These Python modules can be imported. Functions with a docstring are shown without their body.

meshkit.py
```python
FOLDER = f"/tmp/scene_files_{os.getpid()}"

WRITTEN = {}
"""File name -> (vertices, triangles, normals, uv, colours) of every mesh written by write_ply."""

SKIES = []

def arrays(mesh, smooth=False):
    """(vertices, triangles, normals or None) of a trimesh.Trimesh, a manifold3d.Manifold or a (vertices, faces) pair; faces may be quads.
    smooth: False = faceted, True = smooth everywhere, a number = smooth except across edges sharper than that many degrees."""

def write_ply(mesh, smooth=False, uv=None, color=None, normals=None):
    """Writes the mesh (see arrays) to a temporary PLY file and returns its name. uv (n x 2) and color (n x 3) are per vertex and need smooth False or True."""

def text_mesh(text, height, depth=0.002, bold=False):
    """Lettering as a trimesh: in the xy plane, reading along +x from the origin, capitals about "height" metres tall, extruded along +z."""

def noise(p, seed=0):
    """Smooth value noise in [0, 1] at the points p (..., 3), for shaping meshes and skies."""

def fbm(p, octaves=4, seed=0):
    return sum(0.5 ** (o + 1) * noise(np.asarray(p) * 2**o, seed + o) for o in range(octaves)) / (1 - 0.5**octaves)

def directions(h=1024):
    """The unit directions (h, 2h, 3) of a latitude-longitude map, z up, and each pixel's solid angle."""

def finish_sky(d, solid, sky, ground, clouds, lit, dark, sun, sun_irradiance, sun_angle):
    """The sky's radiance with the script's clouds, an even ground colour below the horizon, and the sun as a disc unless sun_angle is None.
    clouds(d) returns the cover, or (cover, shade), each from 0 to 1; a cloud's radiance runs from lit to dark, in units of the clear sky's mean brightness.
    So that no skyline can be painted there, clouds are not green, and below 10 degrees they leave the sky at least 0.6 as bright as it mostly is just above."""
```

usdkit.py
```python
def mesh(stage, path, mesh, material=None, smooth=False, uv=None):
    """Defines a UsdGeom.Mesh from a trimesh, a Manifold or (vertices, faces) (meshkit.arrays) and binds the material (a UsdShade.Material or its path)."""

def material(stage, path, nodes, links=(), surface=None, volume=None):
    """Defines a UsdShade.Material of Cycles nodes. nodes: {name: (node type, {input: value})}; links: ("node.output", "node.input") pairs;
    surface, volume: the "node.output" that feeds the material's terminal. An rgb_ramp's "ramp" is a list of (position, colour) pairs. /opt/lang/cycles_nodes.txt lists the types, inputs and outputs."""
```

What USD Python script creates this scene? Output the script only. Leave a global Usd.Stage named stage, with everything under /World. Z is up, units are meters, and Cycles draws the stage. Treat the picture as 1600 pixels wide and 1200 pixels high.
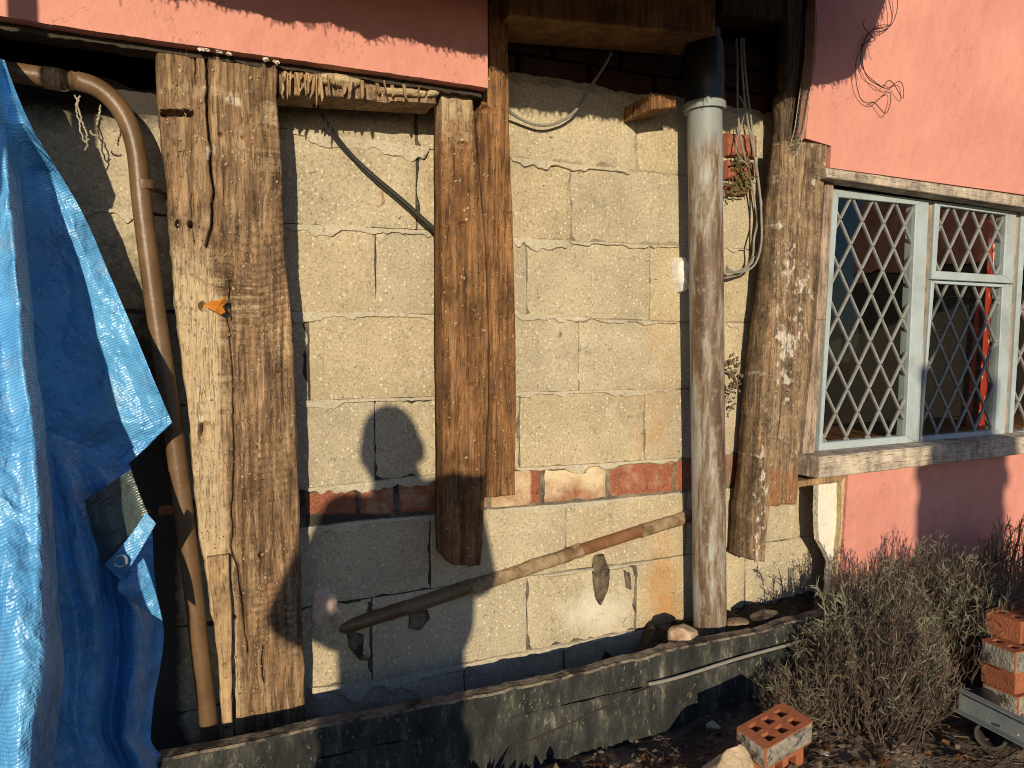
import math, random
import numpy as np
import trimesh
import manifold3d as m3
from shapely.geometry import Polygon, LineString, box as sbox
from shapely import affinity
from shapely.ops import unary_union
import usdkit
from meshkit import noise, fbm
from pxr import Usd, UsdGeom, UsdLux, UsdShade, Gf, Sdf, Vt

random.seed(7)
rng = np.random.default_rng(7)
stage = Usd.Stage.CreateInMemory()
UsdGeom.SetStageUpAxis(stage, 'Z')
UsdGeom.SetStageMetersPerUnit(stage, 1.0)
world = UsdGeom.Xform.Define(stage, '/World')
stage.SetDefaultPrim(world.GetPrim())

# ------------------------------------------------------------------ camera, sky, sun, exposure
CAMY, CAMZ = -1.929, 1.07
YAW, PITCH, ROLL, FPX = math.radians(25.05), math.radians(3.19), math.radians(-0.13), 1155.0
fw = np.array([math.sin(YAW)*math.cos(PITCH), math.cos(YAW)*math.cos(PITCH), -math.sin(PITCH)])
_r0 = np.array([math.cos(YAW), -math.sin(YAW), 0.0]); _u0 = np.cross(_r0, fw)
rt = math.cos(ROLL)*_r0 + math.sin(ROLL)*_u0
up = -math.sin(ROLL)*_r0 + math.cos(ROLL)*_u0
CAM = np.array([0.0, CAMY, CAMZ])
cam = UsdGeom.Camera.Define(stage, '/World/camera')
cam.CreateHorizontalApertureAttr(36.0); cam.CreateVerticalApertureAttr(27.0)
cam.CreateFocalLengthAttr(36.0*FPX/1600.0)
cam.CreateClippingRangeAttr(Gf.Vec2f(0.05, 1000.0))
cam.CreateExposureAttr(0.0)
_m = Gf.Matrix4d(1.0)
for i, a in enumerate((rt, up, -fw)):
    _m.SetRow(i, Gf.Vec4d(*map(float, a), 0.0))
_m.SetRow(3, Gf.Vec4d(*map(float, CAM), 1.0))
cam.AddTransformOp().Set(_m)

SUN = np.array([0.3559, 0.9138, -0.1957]); SUN /= np.linalg.norm(SUN)      # the way the light travels
dome = UsdLux.DomeLight.Define(stage, '/World/sky')
skymat = usdkit.material(stage, '/World/Looks/sky_look', {
    's': ('sky_texture', {'sky_type': 'single_scattering', 'sun_disc': False, 'sun_elevation': math.asin(-SUN[2]),
                          'sun_rotation': math.atan2(-SUN[0], -SUN[1]), 'altitude': 60.0, 'air_density': 1.0, 'aerosol_density': 0.4, 'ozone_density': 3.0}),
    'w': ('vector_math', {'math_type': 'multiply', 'vector2': (1.0, 1.08, 1.28)}),   # blue tint added to the sky to cool the fill in the shade
    'b': ('background_shader', {'strength': 0.10})}, [('s.color', 'w.vector1'), ('w.vector', 'b.color')], surface='b.background')
UsdShade.MaterialBindingAPI.Apply(dome.GetPrim()).Bind(skymat)
dome.GetPrim().SetCustomDataByKey('kind', 'structure')
sun = UsdLux.DistantLight.Define(stage, '/World/sun')
sun.CreateNormalizeAttr(True); sun.CreateIntensityAttr(1.25); sun.CreateAngleAttr(0.5); sun.CreateColorAttr(Gf.Vec3f(1.0, 0.85, 0.59))
_x = np.cross([0, 0, 1.0], -SUN); _x /= np.linalg.norm(_x); _y = np.cross(-SUN, _x)
_m = Gf.Matrix4d(1.0)
for i, a in enumerate((_x, _y, -SUN)):
    _m.SetRow(i, Gf.Vec4d(*map(float, a), 0.0))
sun.AddTransformOp().Set(_m)

# ------------------------------------------------------------------ survey helpers: measured points of the photograph on known upright planes
def dirs(px, py):
    px, py = np.asarray(px, float), np.asarray(py, float)
    return fw + ((px-800)/FPX)[..., None]*rt - ((py-600)/FPX)[..., None]*up
def P(px, py, Y):
    d = dirs(px, py); t = (np.asarray(Y, float)-CAMY)/d[..., 1]
    return CAM + d*t[..., None]
def PG(px, py, z):
    d = dirs(px, py); t = (np.asarray(z, float)-CAMZ)/d[..., 2]
    return CAM + d*t[..., None]
def proj(p):
    q = np.asarray(p)-CAM; z = q@fw
    return np.stack([800+FPX*(q@rt)/z, 600-FPX*(q@up)/z], -1)
def to_sun(p, Y):
    p = np.asarray(p, float); t = (Y-p[..., 1])/SUN[1]
    return p + SUN*np.asarray(t)[..., None]

# ------------------------------------------------------------------ stage helpers
used = {}
def numbered(path):
    n = used.get(path, 0); used[path] = n+1
    return path if n == 0 else f'{path}_{n:03d}'
def tag(o, label=None, cat=None, group=None, kind=None):
    p = o.GetPrim() if hasattr(o, 'GetPrim') else o
    for k, v in (('label', label), ('category', cat), ('group', group), ('kind', kind)):
        if v: p.SetCustomDataByKey(k, v)
    return p
base_of = {}
def thing(name, label=None, cat=None, base=(0, 0, 0), group=None, kind=None):
    path = numbered('/World/'+name)
    x = UsdGeom.Xform.Define(stage, path); x.AddTranslateOp().Set(Gf.Vec3d(*map(float, base)))
    base_of[path] = np.asarray(base, float)
    return tag(x, label, cat, group, kind)
def obj(name, mesh, mat, parent=None, smooth=30, tint=None, label=None, cat=None, group=None, kind=None):
    ppath = str(parent.GetPath()) if parent is not None else '/World'
    path = numbered(ppath+'/'+name)
    b = base_of.get(ppath, np.zeros(3)); base_of[path] = b
    if hasattr(mesh, 'to_mesh'):
        q = mesh.to_mesh(); mesh = (np.array(q.vert_properties[:, :3], float), np.array(q.tri_verts, int))
    if isinstance(mesh, trimesh.Trimesh):
        mesh = (np.array(mesh.vertices), np.array(mesh.faces))
    v, f = np.asarray(mesh[0], float)-b, np.asarray(mesh[1], int)
    if tint is not None and smooth not in (True, False):      # split at the sharp edges first and carry the tints along
        from scipy.spatial import cKDTree
        t_ = trimesh.graph.smooth_shade(trimesh.Trimesh(v, f, process=False), angle=math.radians(smooth), facet_minarea=None)
        v2, f = np.array(t_.vertices), np.array(t_.faces)
        tint = np.asarray(tint)[cKDTree(v).query(v2)[1]]; v = v2; smooth = True
    m = usdkit.mesh(stage, path, (v, f), mat, smooth=smooth)
    if tint is not None:
        UsdGeom.PrimvarsAPI(m).CreatePrimvar('tint', Sdf.ValueTypeNames.Color3fArray, 'vertex').Set(Vt.Vec3fArray.FromNumpy(np.asarray(tint, np.float32)))
    return tag(m, label, cat, group, kind)
def copy_of(src, loc, rotz=0, label=None, group=None, rot=None):
    path = numbered(str(src.GetPath()).rstrip('0123456789').rstrip('_'))
    x = UsdGeom.Xform.Define(stage, path)
    M = np.eye(3) if rot is None else np.asarray(rot, float)
    if rotz: M = trimesh.transformations.rotation_matrix(rotz, [0, 0, 1])[:3, :3] @ M
    g = Gf.Matrix4d(1.0)
    for i in range(3): g.SetRow(i, Gf.Vec4d(*map(float, M[:, i]), 0.0))
    g.SetRow(3, Gf.Vec4d(*map(float, loc), 1.0))
    p = x.GetPrim(); p.GetReferences().AddInternalReference(src.GetPath())
    x.ClearXformOpOrder(); x.MakeMatrixXform().Set(g)
    p.SetInstanceable(True)
    was = src.GetCustomData()
    return tag(p, label or was.get('label'), was.get('category'), group or was.get('group'))
def join(ms):
    vs, fs, n = [], [], 0
    for v, f in ms:
        f = np.asarray(f, int)
        if f.shape[1] == 4: f = np.vstack([f[:, [0, 1, 2]], f[:, [0, 2, 3]]])
        vs.append(np.asarray(v, float)); fs.append(f+n); n += len(v)
    return np.vstack(vs), np.vstack(fs)
def arr(m):
    return np.array(m.vertices), np.array(m.faces)
def gridfaces(nr, nc, wrap=False):
    r = np.arange(nr-1)[:, None]; c = np.arange(nc if wrap else nc-1)[None]
    a = r*nc+c; b = r*nc+(c+1) % nc; q = np.stack([a, b, b+nc, a+nc], -1).reshape(-1, 4)
    return np.vstack([q[:, [0, 1, 2]], q[:, [0, 2, 3]]])
def fixed(v, f):
    t = trimesh.Trimesh(v, f, process=False); t.fix_normals() if len(f) < 4000 else None
    return np.array(t.vertices), np.array(t.faces)
def tube(pts, rad, sides=8, samples=None, cap=True, jitter=0.0):
    pts = np.asarray(pts, float)
    if samples:
        from scipy.interpolate import CubicSpline, PchipInterpolator
        s = np.r_[0, np.cumsum(np.linalg.norm(np.diff(pts, axis=0), axis=1))]
        ss = np.linspace(0, s[-1], samples)
        rad = np.interp(ss, s, np.broadcast_to(rad, (len(pts),)))
        pts = (CubicSpline if len(pts) > 2 else PchipInterpolator)(s, pts)(ss)
    rad = np.broadcast_to(rad, (len(pts),)).astype(float)
    if jitter: pts = pts+jitter*(rng.random(pts.shape)-.5)
    t = np.gradient(pts, axis=0); t /= np.linalg.norm(t, axis=1, keepdims=True)+1e-12
    ref = np.array([0, 0, 1.0]) if abs(t[:, 2]).mean() < .8 else np.array([1.0, 0, 0])
    a = np.cross(t, ref); a /= np.linalg.norm(a, axis=1, keepdims=True)+1e-12; b = np.cross(t, a)
    an = np.arange(sides)*2*np.pi/sides
    v = pts[:, None]+rad[:, None, None]*(np.cos(an)[None, :, None]*a[:, None]+np.sin(an)[None, :, None]*b[:, None])
    f = gridfaces(len(pts), sides, True); v = v.reshape(-1, 3)
    if cap:
        n = len(v); v = np.vstack([v, pts[:1], pts[-1:]]); j = np.arange(sides); k = (j+1) % sides
        L = (len(pts)-1)*sides
        f = np.vstack([f, np.stack([np.full(sides, n), k, j], 1), np.stack([np.full(sides, n+1), L+j, L+k], 1)])
    return v, f
def prism(front, back):
    """closed solid between two matching rings of points"""
    front, back = np.asarray(front, float), np.asarray(back, float); n = len(front)
    v = np.vstack([front, back]); f = []
    for i in range(1, n-1): f += [[0, i, i+1], [n, n+i+1, n+i]]
    for i in range(n):
        j = (i+1) % n; f += [[i, n+i, n+j], [i, n+j, j]]
    return fixed(v, np.array(f))
def bar(px, Yf, depth, bev=0.0):
    """a squared member whose front corners are four surveyed points"""
    p = P([a for a, b in px], [b for a, b in px], Yf)
    q = p+np.array([0, depth, 0])
    if bev:
        c = p.mean(0); d = p-c; l = np.linalg.norm(d, axis=1, keepdims=True)
        e1 = p+np.array([0, bev, 0]); n = len(p)
        pin = []
        for i in range(n):
            u = p[(i+1) % n]-p[i]; w = p[i-1]-p[i]
            pin.append(p[i]+bev*(u/np.linalg.norm(u)+w/np.linalg.norm(w)))
        v = np.vstack([pin, e1, q]); f = []
        for i in range(1, n-1): f += [[0, i, i+1], [2*n, 2*n+i+1, 2*n+i]]
        for r in (0, n):
            for i in range(n):
                j = (i+1) % n; f += [[r+i, r+n+i, r+n+j], [r+i, r+n+j, r+j]]
        return fixed(v, np.array(f))
    return prism(p, q)
def boxm(lo, hi):
    lo, hi = np.minimum(lo, hi), np.maximum(lo, hi)
    m = trimesh.creation.box(np.asarray(hi)-lo); m.apply_translation((np.asarray(hi)+lo)/2); return arr(m)
def rbox(size, r=0.004, seg=2):
    s = np.asarray(size, float)/2-r
    sp = m3.Manifold.sphere(r, 8)
    return m3.Manifold.batch_hull([sp.translate([s[0]*a, s[1]*b, s[2]*c]) for a in (-1, 1) for b in (-1, 1) for c in (-1, 1)])
def extrude_xz(poly, Yf, Yb, mat_edge=None):
    """polygon in (x, z) -> solid between two Y planes"""
    out = []
    for g in (poly.geoms if hasattr(poly, 'geoms') else [poly]):
        if g.is_empty or g.area < 1e-7 or g.geom_type != 'Polygon': continue
        m = trimesh.creation.extrude_polygon(g, abs(Yb-Yf)); v = np.array(m.vertices)
        out.append((np.stack([v[:, 0], min(Yf, Yb)+v[:, 2], v[:, 1]], 1), np.array(m.faces)[:, ::-1]))
    return join(out)
def rough_line(pts, step, amp, seed, freq=25):
    pts = np.asarray(pts, float); s = np.r_[0, np.cumsum(np.linalg.norm(np.diff(pts, axis=0), axis=1))]
    ss = np.linspace(0, s[-1], max(2, int(s[-1]/step)))
    p = np.stack([np.interp(ss, s, pts[:, k]) for k in range(pts.shape[1])], 1)
    d = np.gradient(p, axis=0); nrm = np.stack([-d[:, -1], d[:, 0]], 1); nrm /= np.linalg.norm(nrm, axis=1, keepdims=True)+1e-9
    n = fbm(np.stack([ss*freq, ss*0+seed*7.3, ss*0], 1), 4, seed)-.5
    p[:, 0] += nrm[:, 0]*n*2*amp; p[:, -1] += nrm[:, 1]*n*2*amp
    return p

# ------------------------------------------------------------------ materials
def M(name, nodes, links, surface='p.BSDF'):
    return usdkit.material(stage, '/World/Looks/'+name, nodes, links, surface=surface)
def simple(name, color, rough=0.7, spec=0.3, var=0.25, scale=30, bump=0.0, bscale=150, metallic=0.0, dark=None, mscale=(1, 1, 1), dark_amt=(0.45, 0.7)):
    c = np.array(color)
    n = {'g': ('geometry', {}), 'm': ('mapping', {'scale': mscale}),
         'n': ('noise_texture', {'scale': scale, 'detail': 6.0, 'roughness': 0.6}),
         'r': ('rgb_ramp', {'ramp': [(0.25, c*(1-var)), (0.5, c), (0.75, np.minimum(c*(1+var), 1))]}),
         'n2': ('noise_texture', {'scale': bscale, 'detail': 4.0, 'roughness': 0.6}),
         'b': ('bump', {'strength': 1.0, 'distance': bump}),
         'p': ('principled_bsdf', {'roughness': rough, 'specular_ior_level': spec, 'metallic': metallic})}
    l = [('g.position', 'm.vector'), ('m.vector', 'n.vector'), ('n.fac', 'r.fac'), ('m.vector', 'n2.vector'), ('n2.fac', 'b.height')]
    if bump: l.append(('b.normal', 'p.normal'))
    if dark is not None:
        n['n3'] = ('noise_texture', {'scale': scale*.35, 'detail': 7.0, 'roughness': 0.7})
        n['r3'] = ('rgb_ramp', {'ramp': [(dark_amt[0], (0, 0, 0)), (dark_amt[1], (1, 1, 1))]})
        n['x'] = ('mix', {'mix_type': 'mix', 'color2': dark})
        l += [('m.vector', 'n3.vector'), ('n3.fac', 'r3.fac'), ('r3.color', 'x.fac'), ('r.color', 'x.color1'), ('x.color', 'p.base_color')]
    else:
        l.append(('r.color', 'p.base_color'))
    return M(name, n, l)

def wood(name, lo, mid, hi, pale=(0.50, 0.38, 0.24), rust=(0.20, 0.075, 0.025), white=(0.62, 0.56, 0.46), grain=(70, 70, 3.5), bump=0.004, holes=True):
    n = {'g': ('geometry', {}), 'a': ('attribute', {'attribute': 'tint'}), 's': ('separate_color', {}),
         'm': ('mapping', {'scale': grain}), 'm2': ('mapping', {'scale': (9, 9, 5)}),
         'n': ('noise_texture', {'scale': 1.0, 'detail': 8.0, 'roughness': 0.68, 'distortion': 0.6}),
         'r': ('rgb_ramp', {'ramp': [(0.30, lo), (0.5, mid), (0.72, hi)]}),
         'n2': ('noise_texture', {'scale': 1.6, 'detail': 8.0, 'roughness': 0.72}),
         'rp': ('rgb_ramp', {'ramp': [(0.36, (0.42, 0.39, 0.37)), (0.50, (0.92, 0.89, 0.87)), (0.64, (1.35, 1.3, 1.22))]}),
         'x0': ('mix', {'mix_type': 'multiply', 'fac': 0.95}),
         # patchiness of the tints
         'n3': ('noise_texture', {'scale': 45.0, 'detail': 8.0, 'roughness': 0.75}),
         'ad': ('math', {'math_type': 'add'}), 'w': ('map_range', {'from_min': 0.72, 'from_max': 1.22, 'clamp': True}),
         'x1': ('mix', {'color2': pale}),
         'ad2': ('math', {'math_type': 'add'}), 'w2': ('map_range', {'from_min': 0.8, 'from_max': 1.2, 'clamp': True}),
         'x2': ('mix', {'color2': rust}),
         'ad3': ('math', {'math_type': 'add'}), 'w3': ('map_range', {'from_min': 0.90, 'from_max': 1.10, 'to_max': 0.7, 'clamp': True}),
         'x3': ('mix', {'color2': white}),
         'v': ('voronoi_texture', {'scale': 95.0, 'randomness': 1.0}), 'hv': ('map_range', {'from_min': 0.10, 'from_max': 0.16, 'clamp': True}),
         'nh': ('noise_texture', {'scale': 9.0, 'detail': 3.0}), 'hh': ('map_range', {'from_min': 0.48, 'from_max': 0.56, 'to_min': 1.0, 'to_max': 0.0, 'clamp': True}),
         'hm': ('math', {'math_type': 'maximum'}), 'x4': ('mix', {'mix_type': 'multiply', 'fac': 1.0}), 'hc': ('rgb_ramp', {'ramp': [(0, (0.12, 0.1, 0.08)), (1, (1, 1, 1))]}),
         'mc': ('mapping', {'scale': tuple(1.6*g_ for g_ in grain)}), 'nc': ('noise_texture', {'scale': 1.0, 'detail': 3.0, 'roughness': 0.55, 'distortion': 0.3}),
         'c1': ('math', {'math_type': 'subtract', 'value2': 0.5}), 'c2': ('math', {'math_type': 'absolute'}), 'c3': ('map_range', {'from_min': 0.004, 'from_max': 0.022, 'to_min': 0.28, 'to_max': 1.0, 'clamp': True}),
         'xc': ('mix', {'mix_type': 'multiply', 'fac': 0.9}),
         'vw': ('voronoi_texture', {'scale': 190.0, 'randomness': 1.0}), 'vws': ('separate_color', {}), 'vw1': ('map_range', {'from_min': 0.955, 'from_max': 0.97, 'clamp': True}),
         'vw2': ('map_range', {'from_min': 0.20, 'from_max': 0.32, 'to_min': 1.0, 'to_max': 0.0, 'clamp': True}), 'vwm': ('math', {'math_type': 'multiply'}), 'xw': ('mix', {'color2': (0.55, 0.47, 0.36)}),
         'bm': ('math', {'math_type': 'multiply_add', 'value2': 0.7}), 'bm2': ('math', {'math_type': 'multiply_add', 'value2': 0.5}),
         'b': ('bump', {'strength': 1.0, 'distance': bump}),
         'p': ('principled_bsdf', {'roughness': 0.82, 'specular_ior_level': 0.25})}
    l = [('g.position', 'm.vector'), ('m.vector', 'n.vector'), ('n.fac', 'r.fac'), ('g.position', 'm2.vector'), ('m2.vector', 'n2.vector'), ('n2.fac', 'rp.fac'),
         ('r.color', 'x0.color1'), ('rp.color', 'x0.color2'), ('a.color', 's.color'), ('g.position', 'n3.vector'),
         ('n3.fac', 'ad.value1'), ('s.r', 'ad.value2'), ('ad.value', 'w.value'), ('w.result', 'x1.fac'), ('x0.color', 'x1.color1'),
         ('n2.fac', 'ad2.value1'), ('s.g', 'ad2.value2'), ('ad2.value', 'w2.value'), ('w2.result', 'x2.fac'), ('x1.color', 'x2.color1'),
         ('n3.fac', 'ad3.value1'), ('s.b', 'ad3.value2'), ('ad3.value', 'w3.value'), ('w3.result', 'x3.fac'), ('x2.color', 'x3.color1'),
         ('g.position', 'v.vector'), ('v.distance', 'hv.value'), ('g.position', 'nh.vector'), ('nh.fac', 'hh.value'),
         ('hv.result', 'hm.value1'), ('hh.result', 'hm.value2'), ('hm.value', 'hc.fac'), ('x3.color', 'x4.color1'), ('hc.color', 'x4.color2'),
         ('g.position', 'mc.vector'), ('mc.vector', 'nc.vector'), ('nc.fac', 'c1.value1'), ('c1.value', 'c2.value1'), ('c2.value', 'c3.value'),
         ('x4.color' if holes else 'x3.color', 'xc.color1'), ('c3.result', 'xc.color2'),
         ('g.position', 'vw.vector'), ('vw.color', 'vws.color'), ('vws.r', 'vw1.value'), ('vw.distance', 'vw2.value'), ('vw1.result', 'vwm.value1'), ('vw2.result', 'vwm.value2'), ('vwm.value', 'xw.fac'), ('xc.color', 'xw.color1'),
         ('xw.color' if holes else 'xc.color', 'p.base_color'),
         ('n.fac', 'bm.value1'), ('n3.fac', 'bm.value3'), ('hm.value', 'bm2.value1'), ('bm.value', 'bm2.value3'), (('bm2' if holes else 'bm')+'.value', 'b.height'), ('b.normal', 'p.normal')]
    return M(name, n, l)

def masonry(name, base, chip, chips=70.0, stain=(0.42, 0.20, 0.06), dark=(0.05, 0.045, 0.04), white=(0.60, 0.55, 0.46), bump=0.006):
    base, chip = np.array(base), np.array(chip)
    n = {'g': ('geometry', {}), 'a': ('attribute', {'attribute': 'tint'}), 's': ('separate_color', {}),
         'n': ('noise_texture', {'scale': 5.0, 'detail': 8.0, 'roughness': 0.65}), 'r': ('rgb_ramp', {'ramp': [(0.3, base*.78), (0.5, base), (0.7, base*1.18)]}),
         'nf': ('noise_texture', {'scale': 160.0, 'detail': 5.0, 'roughness': 0.7}), 'rf': ('rgb_ramp', {'ramp': [(0.28, (0.40, 0.37, 0.33)), (0.44, (0.88, 0.87, 0.86)), (0.56, (1.0, 1.0, 1.0)), (0.72, (1.25, 1.22, 1.16))]}),
         'x0': ('mix', {'mix_type': 'multiply', 'fac': 1.0}),
         'v': ('voronoi_texture', {'scale': chips, 'randomness': 1.0}), 'vs': ('separate_color', {}),
         'vd': ('map_range', {'from_min': 0.22, 'from_max': 0.34, 'to_min': 1.0, 'to_max': 0.0, 'clamp': True}),
         'vr': ('map_range', {'from_min': 0.66, 'from_max': 0.72, 'clamp': True}), 'vm': ('math', {'math_type': 'multiply'}), 'x1': ('mix', {'color2': chip}),
         'v2': ('voronoi_texture', {'scale': chips*1.9, 'randomness': 1.0}), 'vs2': ('separate_color', {}),
         'vd2': ('map_range', {'from_min': 0.2, 'from_max': 0.34, 'to_min': 1.0, 'to_max': 0.0, 'clamp': True}),
         'vr2': ('map_range', {'from_min': 0.74, 'from_max': 0.8, 'clamp': True}), 'vm2': ('math', {'math_type': 'multiply'}), 'x1b': ('mix', {'color2': chip*0.9}),
         'np': ('noise_texture', {'scale': 75.0, 'detail': 3.0, 'roughness': 0.6, 'distortion': 1.2}), 'pp': ('map_range', {'from_min': 0.25, 'from_max': 0.34, 'clamp': True}),
         'x5': ('mix', {'mix_type': 'multiply', 'fac': 1.0}), 'pc': ('rgb_ramp', {'ramp': [(0, (0.40, 0.36, 0.30)), (1, (1, 1, 1))]}),
         'n3': ('noise_texture', {'scale': 14.0, 'detail': 8.0, 'roughness': 0.72}),
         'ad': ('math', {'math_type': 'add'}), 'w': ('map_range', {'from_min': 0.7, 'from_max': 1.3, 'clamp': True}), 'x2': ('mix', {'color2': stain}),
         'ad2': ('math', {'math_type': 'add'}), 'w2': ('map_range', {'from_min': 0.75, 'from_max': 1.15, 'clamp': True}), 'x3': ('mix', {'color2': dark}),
         'ad3': ('math', {'math_type': 'add'}), 'w3': ('map_range', {'from_min': 0.75, 'from_max': 1.15, 'clamp': True}), 'x4': ('mix', {'color2': white}),
         'vmh': ('math', {'math_type': 'multiply', 'value2': 0.22}), 'h1': ('math', {'math_type': 'multiply_add', 'value2': 0.65}), 'h2': ('math', {'math_type': 'multiply_add', 'value2': 0.5}), 'h3': ('math', {'math_type': 'multiply_add', 'value2': 0.6}),
         'b': ('bump', {'strength': 1.0, 'distance': bump}),
         'p': ('principled_bsdf', {'roughness': 0.92, 'specular_ior_level': 0.15})}
    l = [('g.position', 'n.vector'), ('g.position', 'nf.vector'), ('g.position', 'v.vector'), ('g.position', 'v2.vector'), ('g.position', 'n3.vector'), ('g.position', 'np.vector'),
         ('a.color', 's.color'), ('n.fac', 'r.fac'), ('nf.fac', 'rf.fac'), ('r.color', 'x0.color1'), ('rf.color', 'x0.color2'),
         ('v.distance', 'vd.value'), ('v.color', 'vs.color'), ('vs.r', 'vr.value'), ('vd.result', 'vm.value1'), ('vr.result', 'vm.value2'), ('vm.value', 'x1.fac'), ('x0.color', 'x1.color1'),
         ('v2.distance', 'vd2.value'), ('v2.color', 'vs2.color'), ('vs2.r', 'vr2.value'), ('vd2.result', 'vm2.value1'), ('vr2.result', 'vm2.value2'), ('vm2.value', 'x1b.fac'), ('x1.color', 'x1b.color1'),
         ('np.fac', 'pp.value'), ('pp.result', 'pc.fac'), ('x1b.color', 'x5.color1'), ('pc.color', 'x5.color2'),
         ('n3.fac', 'ad.value1'), ('s.r', 'ad.value2'), ('ad.value', 'w.value'), ('w.result', 'x2.fac'), ('x5.color', 'x2.color1'),
         ('n3.fac', 'ad3.value1'), ('s.b', 'ad3.value2'), ('ad3.value', 'w3.value'), ('w3.result', 'x4.fac'), ('x2.color', 'x4.color1'),
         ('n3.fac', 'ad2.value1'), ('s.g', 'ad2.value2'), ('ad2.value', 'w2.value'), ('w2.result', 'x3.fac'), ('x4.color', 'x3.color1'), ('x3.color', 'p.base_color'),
         ('nf.fac', 'h1.value1'), ('vm.value', 'vmh.value1'), ('vmh.value', 'h1.value3'), ('pp.result', 'h2.value1'), ('h1.value', 'h2.value3'), ('n3.fac', 'h3.value1'), ('h2.value', 'h3.value3'),
         ('h3.value', 'b.height'), ('b.normal', 'p.normal')]
    return M(name, n, l)

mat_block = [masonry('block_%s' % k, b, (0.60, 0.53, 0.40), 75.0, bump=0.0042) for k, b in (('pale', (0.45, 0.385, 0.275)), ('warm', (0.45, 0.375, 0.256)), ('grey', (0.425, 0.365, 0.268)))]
mat_mortar = masonry('mortar', (0.46, 0.41, 0.315), (0.55, 0.5, 0.4), 160.0, bump=0.003)
mat_bed = masonry('mortar_bed', (0.34, 0.29, 0.21), (0.45, 0.4, 0.31), 120.0)
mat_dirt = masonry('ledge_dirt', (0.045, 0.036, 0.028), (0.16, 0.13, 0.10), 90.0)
mat_redbrick = masonry('red_brick', (0.29, 0.105, 0.062), (0.40, 0.19, 0.12), 140.0, stain=(0.12, 0.035, 0.02), white=(0.62, 0.50, 0.33), bump=0.004)
mat_darkbrick = masonry('dark_brick', (0.045, 0.020, 0.015), (0.07, 0.04, 0.03), 140.0)
mat_oak = wood('weathered_oak', (0.058, 0.037, 0.023), (0.225, 0.142, 0.082), (0.46, 0.33, 0.21))
mat_oak2 = wood('brown_oak', (0.070, 0.034, 0.014), (0.20, 0.100, 0.042), (0.36, 0.205, 0.098))
mat_grey_oak = wood('grey_oak', (0.060, 0.041, 0.027), (0.20, 0.138, 0.088), (0.38, 0.28, 0.19), rust=(0.26, 0.10, 0.03), white=(0.66, 0.60, 0.53))
mat_softwood = wood('new_softwood', (0.16, 0.085, 0.032), (0.23, 0.13, 0.055), (0.28, 0.17, 0.08), holes=False, bump=0.001)
mat_lath = wood('lath', (0.19, 0.115, 0.06), (0.35, 0.235, 0.13), (0.47, 0.34, 0.21), holes=False)
mat_silver = wood('silvered_timber', (0.30, 0.255, 0.21), (0.44, 0.385, 0.32), (0.55, 0.49, 0.42), holes=False, grain=(4, 60, 90), bump=0.002)
mat_silver_v = wood('silvered_jamb', (0.16, 0.115, 0.085), (0.33, 0.255, 0.20), (0.47, 0.385, 0.32), holes=False, bump=0.002)
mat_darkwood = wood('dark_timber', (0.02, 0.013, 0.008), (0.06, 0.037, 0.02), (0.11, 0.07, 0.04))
mat_darkwood2 = wood('dusky_oak', (0.035, 0.025, 0.018), (0.10, 0.07, 0.048), (0.2, 0.15, 0.105))
mat_board = simple('dark_board', (0.045, 0.034, 0.027), 0.8, 0.2, 0.4, 60, 0.004, 90)
mat_flake = simple('pale_flakes', (0.40, 0.29, 0.19), 0.9, 0.1, 0.55, 70)
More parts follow.
